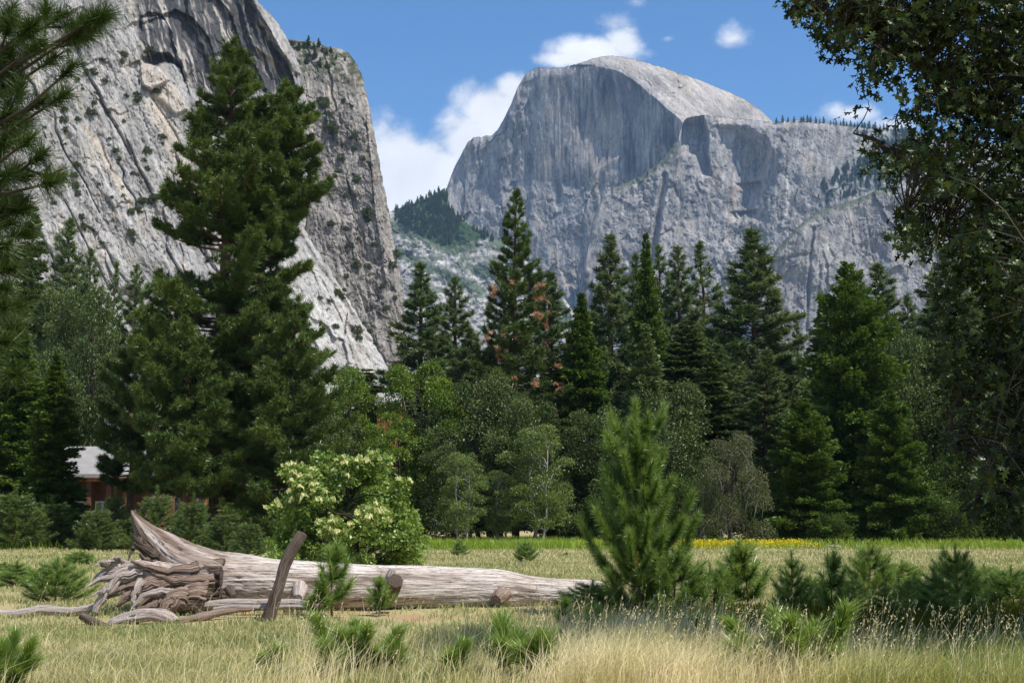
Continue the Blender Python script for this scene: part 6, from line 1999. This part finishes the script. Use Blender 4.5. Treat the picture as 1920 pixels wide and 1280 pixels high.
# ================================================================== brush and small trees on the rock
def brush():
    rs = np.random.RandomState(31)
    tr, cr, bm, fm = broadleaf(501, 3.2, 2.4, 12, 900, .62, .05, 'brush_leaves', 'dark_bark', trunk_r=.12)
    def shrub(where, px, py, w, label, group, first=[None]):
        p = on_rock(where, px, py)
        s = w / px_per_m(p[1]) / 2.2
        s = s * rs.uniform(.55, 1.05); q = p + np.array([0.2, -.4, -1.2]) * s; s = (s * rs.uniform(.75, 1.3), s, s * rs.uniform(.7, 1.5))
        rz = rs.rand() * 6.28
        if first[0] is None:
            e = empty('cliff_shrub', q, label, 'shrub', group, rz, s)
            tr.build('stem', bm, e); cr.build('foliage', MAT['brush_leaves'], e)
            first[0] = e
        else:
            copy_tree(first[0], q, rz, s, label, group)
    G1 = 'shrubs on the pale left cliff'; L1 = 'small dark shrub rooted in a crack of the pale left cliff'
    for px, py, w in [(232, 105, 9), (228, 118, 8), (192, 112, 9), (172, 136, 13), (198, 152, 8), (128, 96, 7), (146, 150, 6), (155, 168, 5), (180, 175, 6), (236, 180, 8), (258, 190, 10), (256, 176, 7), (170, 212, 15), (176, 196, 9), (118, 228, 11), (122, 246, 8), (145, 226, 8), (116, 272, 8), (120, 208, 7),
                      (205, 210, 6), (232, 230, 6), (275, 286, 12), (270, 300, 7), (216, 284, 8), (224, 300, 5), (204, 262, 4), (143, 310, 8), (140, 330, 11), (141, 352, 7), (146, 366, 7), (248, 326, 6), (276, 318, 6), (186, 345, 5), (268, 378, 18), (290, 372, 12), (258, 398, 8), (246, 400, 7), (152, 410, 10), (174, 430, 11),
                      (156, 428, 8), (190, 455, 7), (244, 440, 8), (250, 452, 7), (64, 130, 6), (84, 240, 6), (90, 320, 7), (100, 380, 6), (210, 370, 5), (230, 350, 5), (282, 96, 8), (272, 98, 6), (290, 174, 10), (304, 256, 7), (304, 270, 6),
                      (670, 624, 9), (672, 634, 8), (628, 612, 7), (614, 580, 4), (632, 552, 9), (640, 560, 6), (690, 600, 6), (706, 610, 6), (715, 640, 6), (600, 560, 6), (616, 565, 7), (655, 540, 5)]:
        shrub('cliff', px, py, w, L1, G1)
    G2 = 'shrubs on the dark corner wall'; L2 = 'small dark bush on a ledge of the steep dark corner wall'
    for px, py, w in [(662, 260, 9), (640, 272, 7), (664, 280, 8), (690, 405, 14), (684, 398, 8), (688, 414, 8), (654, 462, 9), (668, 500, 12), (690, 500, 8), (742, 480, 10), (735, 500, 8), (628, 330, 10), (634, 322, 8), (620, 240, 12), (626, 250, 10), (606, 200, 12), (600, 190, 9), (612, 215, 10), (648, 370, 8), (650, 430, 8),
                      (620, 420, 9), (640, 300, 10), (668, 340, 7), (700, 460, 8), (716, 540, 7), (724, 580, 8), (740, 560, 8), (708, 560, 7), (650, 520, 8), (672, 450, 6), (700, 380, 6), (660, 200, 7), (645, 190, 8), (680, 300, 6)]:
        shrub('corner', px, py, w, L2, G2)
    # trees along the skylines
    tr2, cr2, bm2, fm2 = fir(601, 16, 2.9, .7, .08, 15, 6, .2, .2, 1.1, .55, .28, irr=.4)
    def mini(where, px, py, h, label, group, wide=1.0, first=[None]):
        p = on_rock(where, px, py)
        s = h / px_per_m(p[1]) / 16.0
        rz = rs.rand() * 6.28
        sc = (s * wide, s * wide, s)
        q = p + np.array([0, 1.0, -.4]) * s
        if first[0] is None:
            e = empty('ridge_conifer', q, label, 'conifer', group, rz, sc)
            tr2.build('trunk', bm2, e); cr2.build('crown', fm2, e)
            first[0] = e
        else:
            copy_tree(first[0], q, rz, sc, label, group)
    GA = 'conifers on the skyline of the left cliffs'; LA = 'little dark conifer on the skyline of the dark corner wall'
    mini('cliff', 476, 12, 22, 'single small conifer at the top edge on the pale cliff rim', None, 1.2)
    for px, py, h in [(548, 92, 16), (560, 96, 20), (570, 92, 16), (578, 90, 26), (588, 94, 18), (597, 90, 20), (604, 98, 14), (612, 104, 14), (620, 100, 14), (590, 112, 24), (575, 120, 18), (600, 128, 24), (560, 126, 16), (612, 130, 16), (630, 112, 12), (646, 116, 10), (618, 140, 18)]:
        mini('corner', px, py, h, LA, GA, rs.uniform(1.1, 1.7))
    GB = 'conifers on the ridge right of the dome'; LB = 'tiny dark conifer on the skyline ridge right of the dome'
    for px in [1456, 1468, 1478, 1490, 1502, 1507, 1514, 1520, 1530, 1537, 1544, 1557, 1563, 1568, 1576, 1582, 1588, 1596, 1603, 1609, 1617, 1622, 1630, 1637, 1642, 1650, 1658, 1663, 1671, 1678, 1684, 1691, 1700, 1706, 1714, 1720, 1728, 1740, 1752, 1766, 1780]:
        mini('buttress', px, interp([(1450, 231), (1500, 227), (1560, 233), (1640, 241), (1720, 252), (1800, 264)], px) + 1.5, rs.uniform(9, 19), LB, GB, rs.uniform(.9, 1.5))
    # woods that read as one mass
    def wood(name, where, pts, h0, h1):
        V = np.concatenate(cr2.v); T = np.concatenate(cr2.t)
        nv4 = len(cr2.v[0]); mb = MB()
        f4 = cr2.f[0]; f3 = cr2.f[1]
        for (px, py) in pts:
            p = on_rock(where, px, py); s = rs.uniform(h0, h1) / px_per_m(p[1]) / 16.0
            a = rs.rand() * 6.28; W = V * np.array([1.15, 1.15, 1]) * s
            W = np.stack([W[:, 0] * cos(a) - W[:, 1] * sin(a), W[:, 0] * sin(a) + W[:, 1] * cos(a), W[:, 2]], 1) + p + np.array([0, .5, -.3]) * s
            b = mb.n
            mb.add(W, f4, np.clip(T + rs.normal(0, .12), 0, 1))
            mb.f.append(f3 + b); mb.mi.append(np.zeros(len(f3), int)); mb.smooth.append(np.full(len(f3), False))
        tag(mb.build(name, MAT['far_needles']), kind='stuff')
    def fill(poly, n):
        P = np.array(poly); out = []
        while len(out) < n:
            q = np.stack([rs.uniform(P[:, 0].min(), P[:, 0].max(), 400), rs.uniform(P[:, 1].min(), P[:, 1].max(), 400)], 1)
            k = poly_sd(q[:, 0], q[:, 1], poly) > rs.uniform(-3, 2, 400)
            k &= fbm(q[:, 0] / 14, q[:, 1] / 9, 3, 71) > -.22
            out += list(map(tuple, q[k]))
        return out[:n]
    wood('hillside_forest', 'slope', fill([(740, 396), (782, 381), (812, 366), (836, 352), (842, 392), (872, 420), (860, 440), (838, 462), (800, 448), (768, 428), (742, 416)], 330) + fill([(878, 424), (935, 452), (905, 452)], 20) + fill([(940, 470), (985, 500), (1030, 545), (1010, 550), (950, 500)], 24), 9, 17)
    wood('ridge_forest', 'buttress', fill([(1548, 345), (1580, 322), (1620, 300), (1660, 270), (1700, 258), (1760, 268), (1760, 340), (1690, 338), (1640, 352), (1600, 368), (1560, 382), (1530, 392)], 330) + fill([(1600, 252), (1660, 250), (1740, 262), (1740, 300), (1660, 280)], 60), 9, 20)
    wood('ledge_trees', 'buttress', [(1262, 272), (1255, 284), (1246, 296), (1236, 306), (1222, 314), (1208, 324), (1196, 331), (1180, 338), (1170, 341), (1228, 320), (1214, 330), (1188, 346), (1160, 349), (1248, 306)], 6, 10)
brush()

# ================================================================== air
def build_haze():
    m, t, out = new_mat('air')
    p = nd(t, 'ShaderNodeVolumePrincipled')
    p.inputs['Color'].default_value = (0.38, 0.62, 1.0, 1)
    p.inputs['Density'].default_value = HAZE_DENSITY
    p.inputs['Anisotropy'].default_value = 0.1
    t.links.new(p.outputs[0], out.inputs['Volume'])
    mb = MB()
    mb.box((0, 3000, 1000), (19000, 7200 + 5600, 2010))
    tag(mb.build('haze', m), kind='stuff')


HAZE_DENSITY = 3.9e-5
build_haze()
